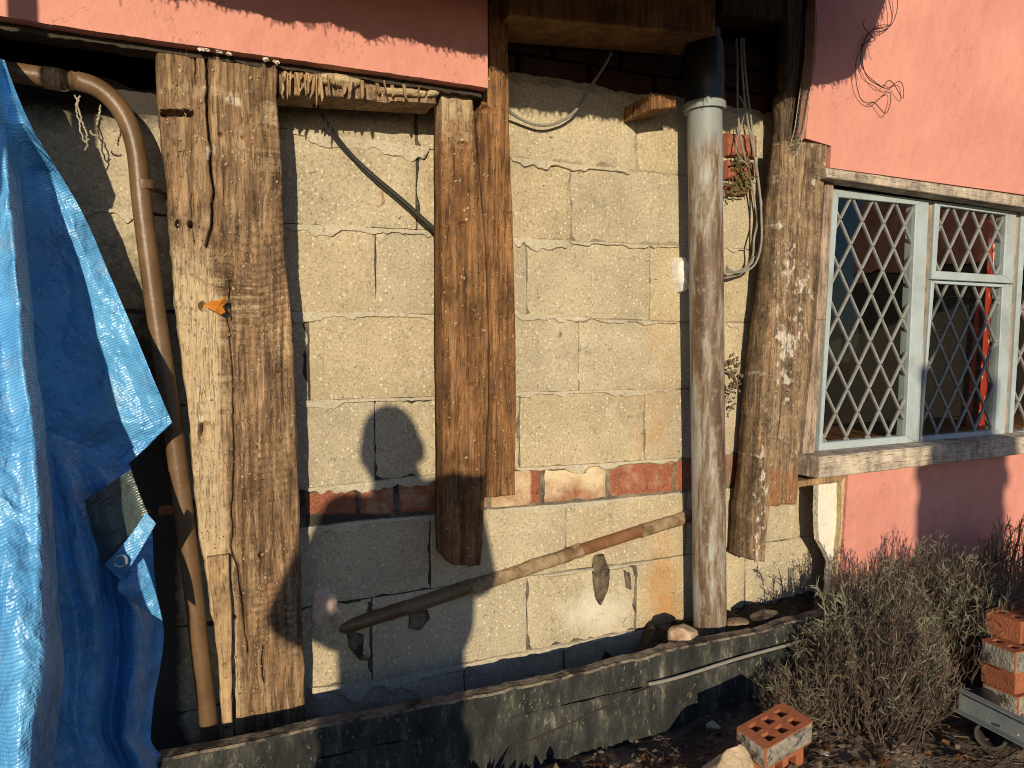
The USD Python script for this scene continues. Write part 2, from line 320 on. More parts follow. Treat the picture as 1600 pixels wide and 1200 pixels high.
mat_plaster = simple('white_plaster', (0.66, 0.60, 0.52), 0.9, 0.2, 0.12, 25, 0.006, 70, dark=(0.40, 0.30, 0.21), dark_amt=(0.55, 0.75))
mat_rendpink = simple('pinkish_render', (0.52, 0.40, 0.33), 0.9, 0.1, 0.25, 60, 0.004, 120, dark=(0.40, 0.22, 0.17), dark_amt=(0.5, 0.7))
mat_crustdark = simple('dark_mortar_drip', (0.15, 0.12, 0.085), 0.95, 0.1, 0.4, 60, 0.005, 130, dark=(0.04, 0.032, 0.026), dark_amt=(0.45, 0.6))
mat_daub = simple('daub', (0.46, 0.36, 0.22), 0.95, 0.1, 0.35, 70, 0.006, 130)
mat_bitumen = M('black_painted_plinth', {
    'g': ('geometry', {}), 'm': ('mapping', {'scale': (14, 14, 5)}), 'n': ('noise_texture', {'scale': 1.0, 'detail': 9.0, 'roughness': 0.75}),
    'r': ('rgb_ramp', {'ramp': [(0.35, (0.009, 0.010, 0.011)), (0.51, (0.026, 0.028, 0.027)), (0.59, (0.060, 0.058, 0.050)), (0.69, (0.26, 0.235, 0.19))]}),
    'm2': ('mapping', {'scale': (85, 85, 40)}), 'n2': ('noise_texture', {'scale': 1.0, 'detail': 6.0, 'roughness': 0.75}), 'k': ('rgb_ramp', {'ramp': [(0.58, (0, 0, 0)), (0.66, (1, 1, 1))]}),
    'n4': ('noise_texture', {'scale': 6.0, 'detail': 4.0}), 'k4': ('map_range', {'from_min': 0.46, 'from_max': 0.66, 'clamp': True}), 'mu': ('math', {'math_type': 'multiply'}),
    'x': ('mix', {'color2': (0.36, 0.32, 0.25)}), 'b': ('bump', {'strength': 1.0, 'distance': 0.006}),
    'p': ('principled_bsdf', {'roughness': 0.68, 'specular_ior_level': 0.3})},
    [('g.position', 'm.vector'), ('m.vector', 'n.vector'), ('n.fac', 'r.fac'), ('g.position', 'm2.vector'), ('m2.vector', 'n2.vector'), ('n2.fac', 'k.fac'), ('g.position', 'n4.vector'), ('n4.fac', 'k4.value'),
     ('k.color', 'mu.value1'), ('k4.result', 'mu.value2'), ('mu.value', 'x.fac'), ('r.color', 'x.color1'), ('x.color', 'p.base_color'), ('n2.fac', 'b.height'), ('b.normal', 'p.normal')])
mat_worn = simple('worn_timber_edge', (0.20, 0.165, 0.125), 0.85, 0.2, 0.45, 40, 0.004, 110, dark=(0.035, 0.033, 0.032), dark_amt=(0.47, 0.58))
mat_pink = M('pink_render', {
    'g': ('geometry', {}), 'n': ('noise_texture', {'scale': 2.4, 'detail': 5.0, 'roughness': 0.55}),
    'r': ('rgb_ramp', {'ramp': [(0.32, (0.525, 0.218, 0.182)), (0.5, (0.575, 0.25, 0.205)), (0.68, (0.615, 0.28, 0.228))]}),
    'n5': ('noise_texture', {'scale': 60.0, 'detail': 6.0, 'roughness': 0.75}), 'k': ('rgb_ramp', {'ramp': [(0.68, (0, 0, 0)), (0.78, (1, 1, 1))]}), 'x': ('mix', {'color2': (0.70, 0.42, 0.34)}),
    'm3': ('mapping', {'scale': (9, 9, 1.3)}), 'n6': ('noise_texture', {'scale': 1.0, 'detail': 6.0, 'roughness': 0.7}), 'k6': ('rgb_ramp', {'ramp': [(0.55, (0, 0, 0)), (0.85, (0.7, 0.7, 0.7))]}), 'x6': ('mix', {'color2': (0.50, 0.20, 0.175)}),
    'nk': ('noise_texture', {'scale': 2.2, 'detail': 6.0, 'roughness': 0.62, 'distortion': 0.6}), 'k1': ('math', {'math_type': 'subtract', 'value2': 0.52}), 'k2': ('math', {'math_type': 'absolute'}), 'k3': ('map_range', {'from_min': 0.0006, 'from_max': 0.0022, 'to_min': 0.68, 'to_max': 1.0, 'clamp': True}),
    'nm': ('noise_texture', {'scale': 1.3, 'detail': 2.0}), 'km': ('map_range', {'from_min': 0.5, 'from_max': 0.58, 'clamp': True}), 'xk': ('mix', {'mix_type': 'multiply'}),
    'n2': ('noise_texture', {'scale': 5.0, 'detail': 4.0}), 'n3': ('noise_texture', {'scale': 220.0, 'detail': 4.0, 'roughness': 0.6}),
    'ad': ('math', {'math_type': 'multiply_add', 'value2': 0.05}), 'b': ('bump', {'strength': 1.0, 'distance': 0.03}),
    'p': ('principled_bsdf', {'roughness': 0.62, 'specular_ior_level': 0.3})},
    [('g.position', 'n.vector'), ('n.fac', 'r.fac'), ('g.position', 'n5.vector'), ('n5.fac', 'k.fac'), ('k.color', 'x.fac'), ('r.color', 'x.color1'),
     ('g.position', 'm3.vector'), ('m3.vector', 'n6.vector'), ('n6.fac', 'k6.fac'), ('k6.color', 'x6.fac'), ('x.color', 'x6.color1'), ('g.position', 'nk.vector'), ('nk.fac', 'k1.value1'), ('k1.value', 'k2.value1'), ('k2.value', 'k3.value'), ('g.position', 'nm.vector'), ('nm.fac', 'km.value'), ('km.result', 'xk.fac'), ('x6.color', 'xk.color1'), ('k3.result', 'xk.color2'), ('xk.color', 'p.base_color'),
     ('g.position', 'n2.vector'), ('g.position', 'n3.vector'), ('n3.fac', 'ad.value1'), ('n2.fac', 'ad.value3'), ('ad.value', 'b.height'), ('b.normal', 'p.normal')])
def tarp_mat(name, lo, hi, stain):
    return M(name, {
        'g': ('geometry', {}), 'n': ('noise_texture', {'scale': 6.0, 'detail': 6.0, 'roughness': 0.65}), 'r': ('rgb_ramp', {'ramp': [(0.35, lo), (0.65, hi)]}),
        'n2': ('noise_texture', {'scale': 11.0, 'detail': 7.0, 'roughness': 0.75}), 'k': ('rgb_ramp', {'ramp': [(0.54, (0, 0, 0)), (0.74, (0.65, 0.65, 0.65))]}), 'x': ('mix', {'color2': stain}),
        'rot': ('mapping', {'rotation': (0.0, 0.42, 0.0)}),
        'w': ('wave_texture', {'wave_type': 'bands', 'bands_direction': 'z', 'scale': 60.0, 'distortion': 1.3, 'detail': 2.0, 'detail_scale': 1.4}),
        'wc': ('rgb_ramp', {'ramp': [(0.0, (0.78, 0.82, 0.86)), (0.55, (1, 1, 1)), (1.0, (1.2, 1.14, 1.1))]}), 'xm': ('mix', {'mix_type': 'multiply', 'fac': 1.0}),
        'mv': ('mapping', {'scale': (1.0, 1.0, 0.62), 'rotation': (0.0, 0.5, 0.0)}), 'v': ('noise_texture', {'scale': 10.0, 'detail': 5.0, 'roughness': 0.5, 'distortion': 0.4}), 'v1': ('math', {'math_type': 'subtract', 'value2': 0.5}), 'v2': ('math', {'math_type': 'absolute'}),
        'cr': ('map_range', {'from_min': 0.0, 'from_max': 0.10, 'to_max': 1.0, 'clamp': True}), 'n3': ('noise_texture', {'scale': 16.0, 'detail': 4.0, 'roughness': 0.5}),
        'h1': ('math', {'math_type': 'multiply_add', 'value2': 0.025}), 'h2': ('math', {'math_type': 'multiply_add', 'value2': -0.22}), 'b': ('bump', {'strength': 1.0, 'distance': 0.019}),
        'p': ('principled_bsdf', {'roughness': 0.33, 'specular_ior_level': 0.8}), 'tl': ('translucent_bsdf', {}), 'mc': ('mix_closure', {'fac': 0.10})},
        [('g.position', 'n.vector'), ('n.fac', 'r.fac'), ('g.position', 'n2.vector'), ('n2.fac', 'k.fac'), ('k.color', 'x.fac'), ('r.color', 'x.color1'),
         ('g.position', 'rot.vector'), ('rot.vector', 'w.vector'), ('w.fac', 'wc.fac'), ('x.color', 'xm.color1'), ('wc.color', 'xm.color2'), ('xm.color', 'p.base_color'), ('xm.color', 'tl.color'),
         ('g.position', 'mv.vector'), ('mv.vector', 'v.vector'), ('v.fac', 'v1.value1'), ('v1.value', 'v2.value1'), ('v2.value', 'cr.value'), ('g.position', 'n3.vector'),
         ('w.fac', 'h1.value1'), ('n3.fac', 'h1.value3'), ('cr.result', 'h2.value1'), ('h1.value', 'h2.value3'), ('h2.value', 'b.height'), ('b.normal', 'p.normal'),
         ('p.BSDF', 'mc.closure1'), ('tl.BSDF', 'mc.closure2')], surface='mc.closure')
mat_tarp = tarp_mat('blue_tarpaulin', (0.075, 0.31, 0.68), (0.14, 0.44, 0.80), (0.36, 0.42, 0.46))
mat_tarp_back = tarp_mat('tarpaulin_underside', (0.060, 0.085, 0.085), (0.095, 0.12, 0.115), (0.15, 0.15, 0.13))
mat_brownpipe = simple('brown_pipe', (0.125, 0.072, 0.036), 0.40, 0.4, 0.3, 14, 0.0008, 120, dark=(0.19, 0.13, 0.08), dark_amt=(0.5, 0.8))
mat_clay = simple('rusty_pipe', (0.185, 0.085, 0.04), 0.65, 0.25, 0.45, 22, 0.003, 120, dark=(0.27, 0.20, 0.13), dark_amt=(0.50, 0.64))
mat_crust = simple('mortar_crust', (0.30, 0.215, 0.135), 0.9, 0.1, 0.35, 40, 0.006, 120, dark=(0.15, 0.095, 0.055), dark_amt=(0.47, 0.62))
mat_soil = M('stained_grey_pipe', {
    'g': ('geometry', {}), 'm': ('mapping', {'scale': (17, 17, 2.6)}), 'n': ('noise_texture', {'scale': 1.0, 'detail': 9.0, 'roughness': 0.70, 'distortion': 0.3}),
    'r': ('rgb_ramp', {'ramp': [(0.38, (0.085, 0.050, 0.033)), (0.45, (0.15, 0.098, 0.068)), (0.50, (0.25, 0.21, 0.17)), (0.57, (0.31, 0.33, 0.335))]}),
    'n2': ('noise_texture', {'scale': 55.0, 'detail': 7.0, 'roughness': 0.75}), 'k': ('rgb_ramp', {'ramp': [(0.54, (0, 0, 0)), (0.70, (0.6, 0.6, 0.6))]}), 'x': ('mix', {'color2': (0.36, 0.31, 0.24)}),
    'sx': ('separate_xyz', {}), 'tz': ('map_range', {'from_min': 1.70, 'from_max': 1.77, 'clamp': True}), 'nz': ('math', {'math_type': 'multiply_add', 'value2': 0.14}), 'x2': ('mix', {'color2': (0.23, 0.255, 0.26)}),
    'b': ('bump', {'strength': 1.0, 'distance': 0.0012}), 'p': ('principled_bsdf', {'roughness': 0.55, 'specular_ior_level': 0.4})},
    [('g.position', 'm.vector'), ('m.vector', 'n.vector'), ('n.fac', 'r.fac'), ('g.position', 'n2.vector'), ('n2.fac', 'k.fac'), ('k.color', 'x.fac'), ('r.color', 'x.color1'),
     ('g.position', 'sx.vector'), ('n.fac', 'nz.value1'), ('sx.z', 'nz.value3'), ('nz.value', 'tz.value'), ('tz.result', 'x2.fac'), ('x.color', 'x2.color1'), ('x2.color', 'p.base_color'), ('n2.fac', 'b.height'), ('b.normal', 'p.normal')])
mat_blackpl = simple('black_plastic', (0.012, 0.013, 0.015), 0.28, 0.5, 0.3, 12)
mat_cableblack = simple('black_cable', (0.03, 0.028, 0.026), 0.5, 0.4)
mat_cablewhite = simple('grey_cable', (0.22, 0.205, 0.18), 0.5, 0.4, 0.2)
mat_wire = simple('thin_dark_line', (0.035, 0.022, 0.02), 0.5, 0.4)
mat_frame = simple('pale_blue_paint', (0.335, 0.395, 0.425), 0.5, 0.35, 0.12, 16, 0.0007, 240, dark=(0.25, 0.28, 0.28), dark_amt=(0.5, 0.72))
mat_lead = simple('lead_came', (0.30, 0.305, 0.305), 0.5, 0.4, 0.25, 40, 0.0006, 300, metallic=0.25)
mat_glass = M('window_glass', {'f': ('fresnel', {'IOR': 1.55}), 't': ('transparent_bsdf', {'color': (0.90, 0.93, 0.92)}), 'g': ('glossy_bsdf', {'roughness': 0.0, 'color': (1, 1, 1)}), 'x': ('mix_closure', {}),
                               'ge': ('geometry', {}), 'n': ('noise_texture', {'scale': 7.0, 'detail': 2.0}), 'b': ('bump', {'strength': 0.6, 'distance': 0.0015})},
              [('f.fac', 'x.fac'), ('t.BSDF', 'x.closure1'), ('g.BSDF', 'x.closure2'), ('ge.position', 'n.vector'), ('n.fac', 'b.height'), ('b.normal', 'g.normal')], surface='x.closure')
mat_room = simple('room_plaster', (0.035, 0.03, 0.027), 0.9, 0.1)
mat_board_in = simple('window_board', (0.22, 0.09, 0.035), 0.5, 0.3, 0.35, 20)
mat_curtain = M('red_curtain', {'g': ('geometry', {}), 'v': ('voronoi_texture', {'scale': 20.0, 'randomness': 0.7}), 'd': ('map_range', {'from_min': 0.20, 'from_max': 0.24, 'to_min': 1.0, 'to_max': 0.0, 'clamp': True}),
                               'x': ('mix', {'color1': (0.40, 0.025, 0.012), 'color2': (0.60, 0.42, 0.22)}), 'p': ('principled_bsdf', {'roughness': 0.9})},
                [('g.position', 'v.vector'), ('v.distance', 'd.value'), ('d.result', 'x.fac'), ('x.color', 'p.base_color')])
mat_lining = simple('curtain_lining', (0.66, 0.58, 0.44), 0.9, 0.1, 0.1)
mat_thatch = simple('thatch', (0.17, 0.12, 0.065), 0.95, 0.1, 0.5, 60, 0.01, 120)
mat_orange = simple('orange_clay', (0.29, 0.10, 0.05), 0.85, 0.2, 0.22, 45, 0.003, 160)
mat_sandface = simple('grey_sandface', (0.27, 0.245, 0.21), 0.92, 0.15, 0.4, 55, 0.006, 110, dark=(0.05, 0.045, 0.042), dark_amt=(0.5, 0.62))
mat_stone = simple('rubble_stone', (0.46, 0.35, 0.24), 0.9, 0.2, 0.35, 35, 0.006, 90, dark=(0.26, 0.13, 0.09), dark_amt=(0.48, 0.62))
mat_soil_g = simple('bare_soil', (0.090, 0.068, 0.050), 0.95, 0.1, 0.5, 16, 0.02, 45, dark=(0.20, 0.155, 0.115), dark_amt=(0.48, 0.66))
mat_debris = simple('ground_debris', (0.13, 0.10, 0.075), 0.9, 0.1, 0.5, 90)
mat_galv = simple('grey_channel', (0.20, 0.225, 0.235), 0.5, 0.4, 0.2, 20, 0.0008, 150)
mat_terracotta = simple('terracotta_pipe', (0.045, 0.038, 0.034), 0.8, 0.2, 0.25, 20)  # near-black clay, the shade it lies in put into the colour
def leafmat(name, c1, c2, tl=0.3):
    return M(name, {'g': ('geometry', {}), 'n': ('noise_texture', {'scale': 18.0, 'detail': 4.0}), 'ri': ('rgb_ramp', {'ramp': [(0.0, c1), (1.0, c2)]}), 'x': ('mix', {'mix_type': 'multiply', 'fac': 0.5}),
                    'rn': ('rgb_ramp', {'ramp': [(0.3, (0.6, 0.6, 0.6)), (0.7, (1.3, 1.3, 1.3))]}), 'p': ('principled_bsdf', {'roughness': 0.7, 'specular_ior_level': 0.3}), 't': ('translucent_bsdf', {}), 'm': ('mix_closure', {'fac': tl})},
             [('g.random_per_island', 'ri.fac'), ('g.position', 'n.vector'), ('n.fac', 'rn.fac'), ('ri.color', 'x.color1'), ('rn.color', 'x.color2'), ('x.color', 'p.base_color'), ('x.color', 't.color'), ('p.BSDF', 'm.closure1'), ('t.BSDF', 'm.closure2')], surface='m.closure')
mat_lav = leafmat('lavender_leaf', (0.22, 0.22, 0.155), (0.47, 0.455, 0.36))
mat_lavdry = leafmat('lavender_dry', (0.19, 0.145, 0.10), (0.48, 0.39, 0.29), 0.15)
mat_twig = leafmat('lavender_twig', (0.10, 0.070, 0.055), (0.40, 0.30, 0.24), 0.0)
mat_dead = leafmat('dead_leaf', (0.14, 0.06, 0.025), (0.36, 0.18, 0.07), 0.25)
mat_weed = leafmat('weed_leaf', (0.22, 0.17, 0.08), (0.36, 0.31, 0.15), 0.3)
mat_orangeleaf = leafmat('orange_leaf', (0.62, 0.23, 0.03), (0.72, 0.30, 0.05), 0.3)
mat_coat = simple('dark_coat', (0.03, 0.035, 0.05), 0.85, 0.2)
mat_jeans = simple('jeans', (0.04, 0.06, 0.11), 0.9, 0.2)
mat_skin = simple('skin', (0.50, 0.30, 0.21), 0.55, 0.35, 0.1)
mat_hair = simple('dark_hair', (0.04, 0.028, 0.02), 0.6, 0.3, 0.4, 90)
mat_steel = simple('scaffold_steel', (0.38, 0.38, 0.38), 0.45, 0.5, 0.2, 20, metallic=0.6)
mat_mesh = simple('galvanised_mesh', (0.32, 0.28, 0.22), 0.6, 0.4, 0.3, 30, metallic=0.3)
mat_web = simple('cobweb', (0.42, 0.38, 0.30), 0.9, 0.1)
mat_black = simple('black_weatherboard', (0.012, 0.011, 0.010), 0.6, 0.3)
mat_foam = simple('white_foam', (0.72, 0.70, 0.66), 0.6, 0.3, 0.1)

# ------------------------------------------------------------------ ground
def ground_z(x, y):
    x, y = np.asarray(x, float), np.asarray(y, float)
    t = np.clip((-0.55-y)/1.6, 0, 1)
    z = -0.28*t*t*(3-2*t)
    n = fbm(np.stack([x*4, y*4, x*0], -1), 4, 3)-.5
    n2 = fbm(np.stack([x*22, y*22, x*0], -1), 4, 9)-.5
    near = np.clip(1-(np.hypot(x-1.2, y+.6)-2.5)/3, 0.15, 1)
    return z+(n*.07+n2*.03)*near-.008
gx = np.unique(np.r_[np.linspace(-60, -2, 12), np.linspace(-2, .2, 40), np.linspace(.2, 3.4, 170), np.linspace(3.4, 60, 16)])
gy = np.unique(np.r_[np.linspace(-60, -3, 12), np.linspace(-3, -1.3, 40), np.linspace(-1.3, .3, 90), np.linspace(.3, 60, 10)])
X, Y = np.meshgrid(gx, gy)
obj('ground', (np.stack([X, Y, ground_z(X, Y)], -1).reshape(-1, 3), gridfaces(len(gy), len(gx))), mat_soil_g, smooth=True, kind='structure', label='dark bare soil and trodden rubble along the foot of the wall')

# ------------------------------------------------------------------ blockwork wall
def wline(px, Y=0.0):
    w = P([a for a, b in px], [b for a, b in px], Y); o = np.argsort(w[:, 0]); return w[o][:, [0, 2]]
def zfun(l, drift=0.0):
    return lambda x: np.interp(x, l[:, 0], l[:, 1])
JL = [wline(p) for p in (
    [(457, 203), (672, 232), (800, 247), (1060, 272)], [(457, 350), (675, 360), (805, 374), (1060, 383)],
    [(460, 488), (690, 492), (805, 493), (1060, 503)], [(465, 627), (690, 620), (805, 614), (1060, 608)], [(480, 766), (690, 742), (805, 733), (1060, 717)],
    [(470, 824), (690, 802), (820, 793), (1065, 770)], [(480, 950), (690, 918), (843, 898), (1020, 875)], [(480, 1076), (600, 1064), (780, 1026), (993, 985)])]
JF = [zfun(l) for l in JL]
top0 = lambda x: JF[0](x)+.222
top1 = lambda x: top0(x)+.075; top2 = lambda x: top0(x)+.15; top3 = lambda x: top0(x)+.225
bot = lambda x: JF[7](x)-.225
bl = thing('blockwork_wall', 'bare grey-brown concrete block wall exposed behind the stripped timber frame', 'wall', base=(0.8, 0.0, 0.0))
def stains_and_shade(p):
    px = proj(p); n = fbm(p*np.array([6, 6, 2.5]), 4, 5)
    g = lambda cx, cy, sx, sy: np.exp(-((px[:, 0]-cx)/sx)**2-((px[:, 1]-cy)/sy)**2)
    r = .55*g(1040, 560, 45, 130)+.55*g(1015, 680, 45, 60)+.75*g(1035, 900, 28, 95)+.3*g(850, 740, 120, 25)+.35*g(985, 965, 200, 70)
    d = 1.15*np.clip((302-px[:, 0])/40, 0, 1)*np.clip((px[:, 1]-330)/420, 0, 1)**.8+.25*np.clip((302-px[:, 0])/40, 0, 1)+.9*np.clip((px[:, 1]-(1095-.165*(px[:, 0]-460)))/60, 0, 1)+.25*g(930, 660, 60, 60)+.95*np.clip((218-px[:, 1])/70, 0, 1)*(px[:, 0] < 700)+.5*np.clip((215-px[:, 1])/120, 0, 1)*(px[:, 0] >= 700)  # d also paints shade left of the post and the shadow under the header
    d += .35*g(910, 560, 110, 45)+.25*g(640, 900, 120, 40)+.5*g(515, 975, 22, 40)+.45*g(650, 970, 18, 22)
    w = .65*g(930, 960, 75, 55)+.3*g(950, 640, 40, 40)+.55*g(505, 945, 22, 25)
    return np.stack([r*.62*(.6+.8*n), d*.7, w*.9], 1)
def block(x0, x1, zt, zb, name, mat, seed, gap=.0022, rough=.0035, off=0.0, label=None, step=.016):
    nx, nz = max(6, int((x1-x0)/step)), max(5, int((zt(x0)-zb(x0))/step))
    u, v = np.meshgrid(np.linspace(0, 1, nx), np.linspace(0, 1, nz))
    wob = lambda s, q: (fbm(np.stack([q*14, q*0+s, q*0], -1), 3, seed)-.5)*.006
    zz = np.linspace(0, .22, nz)
    xl = x0+gap+wob(1, v*.22); xr = x1-gap+wob(2, v*.22)
    x = xl+(xr-xl)*u
    a = zt(x)-gap+wob(3, x); b = zb(x)+gap+wob(4, x)
    z = a+(b-a)*v
    y = (fbm(np.stack([x*25, z*25, x*0], -1), 4, seed)-.5)*2*rough+off
    e = np.minimum(np.minimum(u, 1-u)*(x1-x0), np.minimum(v, 1-v)*.215)
    y = y+.0042*np.clip(1-e/.006, 0, 1)**2*(0.3+fbm(np.stack([x*40, z*40, x*0], -1), 2, seed+1))
    fr = np.stack([x, y, z], -1).reshape(-1, 3)
    f = gridfaces(nz, nx)[:, ::-1]
    ring = np.r_[np.arange(nx), np.arange(1, nz)*nx+nx-1, (nz-1)*nx+np.arange(nx-2, -1, -1), np.arange(nz-2, 0, -1)*nx]
    back = fr[ring]+[0, .05, 0]; n = len(fr); k = np.arange(len(ring)); j = (k+1) % len(ring)
    f2 = np.vstack([np.stack([ring[k], ring[j], n+j], 1), np.stack([ring[k], n+j, n+k], 1)])
    V = np.vstack([fr, back]); t = stains_and_shade(V)
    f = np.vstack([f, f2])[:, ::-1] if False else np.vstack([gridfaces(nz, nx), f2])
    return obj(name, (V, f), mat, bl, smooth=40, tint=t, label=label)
def xw(px, py): return float(P(px, py, 0.0)[0])
XL, XR = -0.95, 1.99
rows = [  # top, bottom, surveyed upright joints
    (top0, JF[0], [xw(83, 215), xw(996, 235), .62], None), (JF[0], JF[1], [xw(893, 320), -.33, .12, .62], None), (JF[1], JF[2], [xw(587, 430), xw(1016, 440), .95, .05], None),
    (JF[2], JF[3], [xw(905, 560), .80, .33, -.1], None), (JF[3], JF[4], [xw(586, 690), xw(813, 690), xw(1008, 670), .08, -.38], None),
    (JF[5], JF[6], [xw(673, 870), xw(885, 840), .2, -.25], None), (JF[6], JF[7], [xw(582, 1010), xw(995, 930), .95, .05, -.4], None), (JF[7], bot, [xw(882, 1025), .3, .75, -.15, 1.7], None)]
sd = 10
for i, (a, b, js, _) in enumerate(rows):
    XR = 1.99 if i < 5 else 2.42
    js = sorted(js); xs = [js[0]]
    while xs[0] > XL+.2: xs.insert(0, xs[0]-.45)
    xs += js[1:]
    while xs[-1]+.45 < XR: xs.append(xs[-1]+.45)
    if xs[-1] < XR-.05: xs.append(XR)
    for x0, x1 in zip(xs[:-1], xs[1:]):
        if x1-x0 < .06: continue
        if i == 0 and x0 < .15: x0 = .17
        if x1 < x0+.06: continue
        sd += 1
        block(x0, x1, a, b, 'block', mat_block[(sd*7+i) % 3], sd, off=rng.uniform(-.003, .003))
# the course of red bricks
bx = [xw(*q) for q in ((405, 800), (474, 800), (560, 795), (620, 790), (690, 780), (765, 775), (848, 768), (951, 755), (1055, 745), (1140, 735))]
xs = [bx[0]-.235*k for k in range(4, 0, -1)]+bx+[bx[-1]+.235*k for k in range(1, 4)]
for k, (x0, x1) in enumerate(zip(xs[:-1], xs[1:])):
    sd += 1
    o = block(x0, x1, JF[4], JF[5], 'brick', mat_redbrick, sd, gap=.007, rough=.004, off=.002, step=.009)
    m = UsdGeom.Mesh(o); V = np.array(m.GetPointsAttr().Get())+base_of['/World/blockwork_wall']; px = proj(V)
    nz = fbm(V*30, 4, sd)
    w = np.where((px[:, 0] > 845) & (px[:, 0] < 952), np.clip(.60-(px[:, 1]-735)/110, 0, .5)+.12, np.where((px[:, 0] > 952) & (px[:, 0] < 1060), .26, np.where((px[:, 0] > 755) & (px[:, 0] < 830), .5, .14)))+np.where((px[:, 0] > 570) & (px[:, 0] < 690), .16, 0)
    d = np.where(px[:, 0] < 690, np.clip((px[:, 1]-797)/12, 0, 1)*.9, .05)
    t = np.stack([.35*nz, d, w], 1)
    UsdGeom.PrimvarsAPI(m).GetPrimvar('tint').Set(Vt.Vec3fArray.FromNumpy(t.astype(np.float32)))
# dark brick courses at the head of the wall
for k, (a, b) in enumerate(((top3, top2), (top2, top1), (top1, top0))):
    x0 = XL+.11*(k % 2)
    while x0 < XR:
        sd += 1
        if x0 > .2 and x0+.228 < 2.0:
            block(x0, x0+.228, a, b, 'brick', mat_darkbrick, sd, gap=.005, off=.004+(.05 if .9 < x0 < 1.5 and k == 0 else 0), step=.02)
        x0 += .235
# one broken course of red bricks is left at the head of the far left bay
lo_ = lambda x: JF[0](x)+.004
for x0 in np.arange(-.9, .2, .235):
    sd += 1; block(x0, x0+.228, lambda x: lo_(x)+.062+.01*np.sin(x*40), lo_, 'brick', mat_redbrick, sd, gap=.005, off=.004, step=.01)
# backing bed, set back in the joints
def bed(xa, xb, ztop):
    gxx = np.linspace(xa, xb, 60); n = len(gxx)
    v = np.vstack([np.stack([gxx, gxx*0+.0052, ztop(gxx)], 1), np.stack([gxx, gxx*0+.0052, bot(gxx)-.1], 1)]); v = np.vstack([v, v+[0, .1, 0]])
    return obj('mortar_bed', (v, np.vstack([gridfaces(2, n), gridfaces(2, n)[:, ::-1]+2*n])), mat_bed, bl, smooth=False, tint=stains_and_shade(v))
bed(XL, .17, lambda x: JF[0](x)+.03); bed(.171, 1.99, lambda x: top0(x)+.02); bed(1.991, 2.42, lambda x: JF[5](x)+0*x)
# squeezed mortar along the bed joints: ragged ribbons standing a little proud of the blocks
def squeeze(pxs, h, seed, prow=.006, name='mortar_joint', drop=1.0):
    w = P([a for a, b in pxs], [b for a, b in pxs], 0.0)
    s = np.linspace(w[0, 0], w[-1, 0], max(8, int((w[-1, 0]-w[0, 0])/.004)))
    zc = np.interp(s, w[:, 0], w[:, 2])
    q = lambda fr, k: fbm(np.stack([s*fr, s*0+seed, s*0], -1), 4, seed+k)-.5
    topz = zc+.0025+q(30, 1)*.004
    low = zc-h*1.35*(.35+np.clip(q(16, 2)*3.2+.35, 0, 1.25)*drop)-.002
    low += q(90, 4)*.004
    en = np.clip(np.minimum(s-s[0], s[-1]-s)/.02, 0, 1)**.5
    low = topz-(topz-low)*en
    pr = (prow+q(25, 3)*prow)*en
    m = (topz+low)/2
    rows_ = [np.stack([s, s*0+.012, topz], 1), np.stack([s, -pr*.8, topz-.001], 1), np.stack([s, -pr*1.15, m], 1), np.stack([s, -pr*1.2+q(50, 6)*.003, low+.002], 1), np.stack([s, s*0+.012, low-.0005], 1)]
    V = np.vstack(rows_); return obj(name, (V, gridfaces(5, len(s))), mat_mortar, bl, smooth=45, tint=np.clip(stains_and_shade(V), 0, .35)*np.array([1, .4, 1]))
for k, (pp, h) in enumerate((
    ([(438, 201), (530, 214), (600, 222), (672, 231)], .020), ([(440, 350), (540, 355), (676, 362)], .016), ([(450, 488), (560, 489), (640, 491), (690, 493)], .016), ([(462, 627), (560, 624), (690, 621)], .012),
    ([(470, 764), (560, 755), (690, 741)], .016), ([(798, 246), (880, 256), (985, 266)], .016), ([(800, 373), (890, 377)], .020), ([(890, 377), (1000, 382), (1062, 385)], .009), ([(803, 492), (860, 494), (925, 497)], .015), ([(925, 498), (1060, 504)], .006),
    ([(800, 614), (930, 611), (1060, 607)], .009), ([(803, 732), (900, 727), (1062, 716)], .014), ([(470, 826), (560, 815), (690, 804)], .012), ([(760, 797), (900, 786), (1062, 770)], .010),
    ([(110, 322), (170, 327), (216, 331)], .016), ([(843, 899), (1020, 876)], .005), ([(482, 1076), (600, 1063), (690, 1046), (780, 1026)], .022), ([(780, 1026), (993, 985)], .008), ([(1135, 388), (1165, 390)], .008), ([(1135, 506), (1160, 508)], .008))):
    squeeze(pp, h, 40+k)
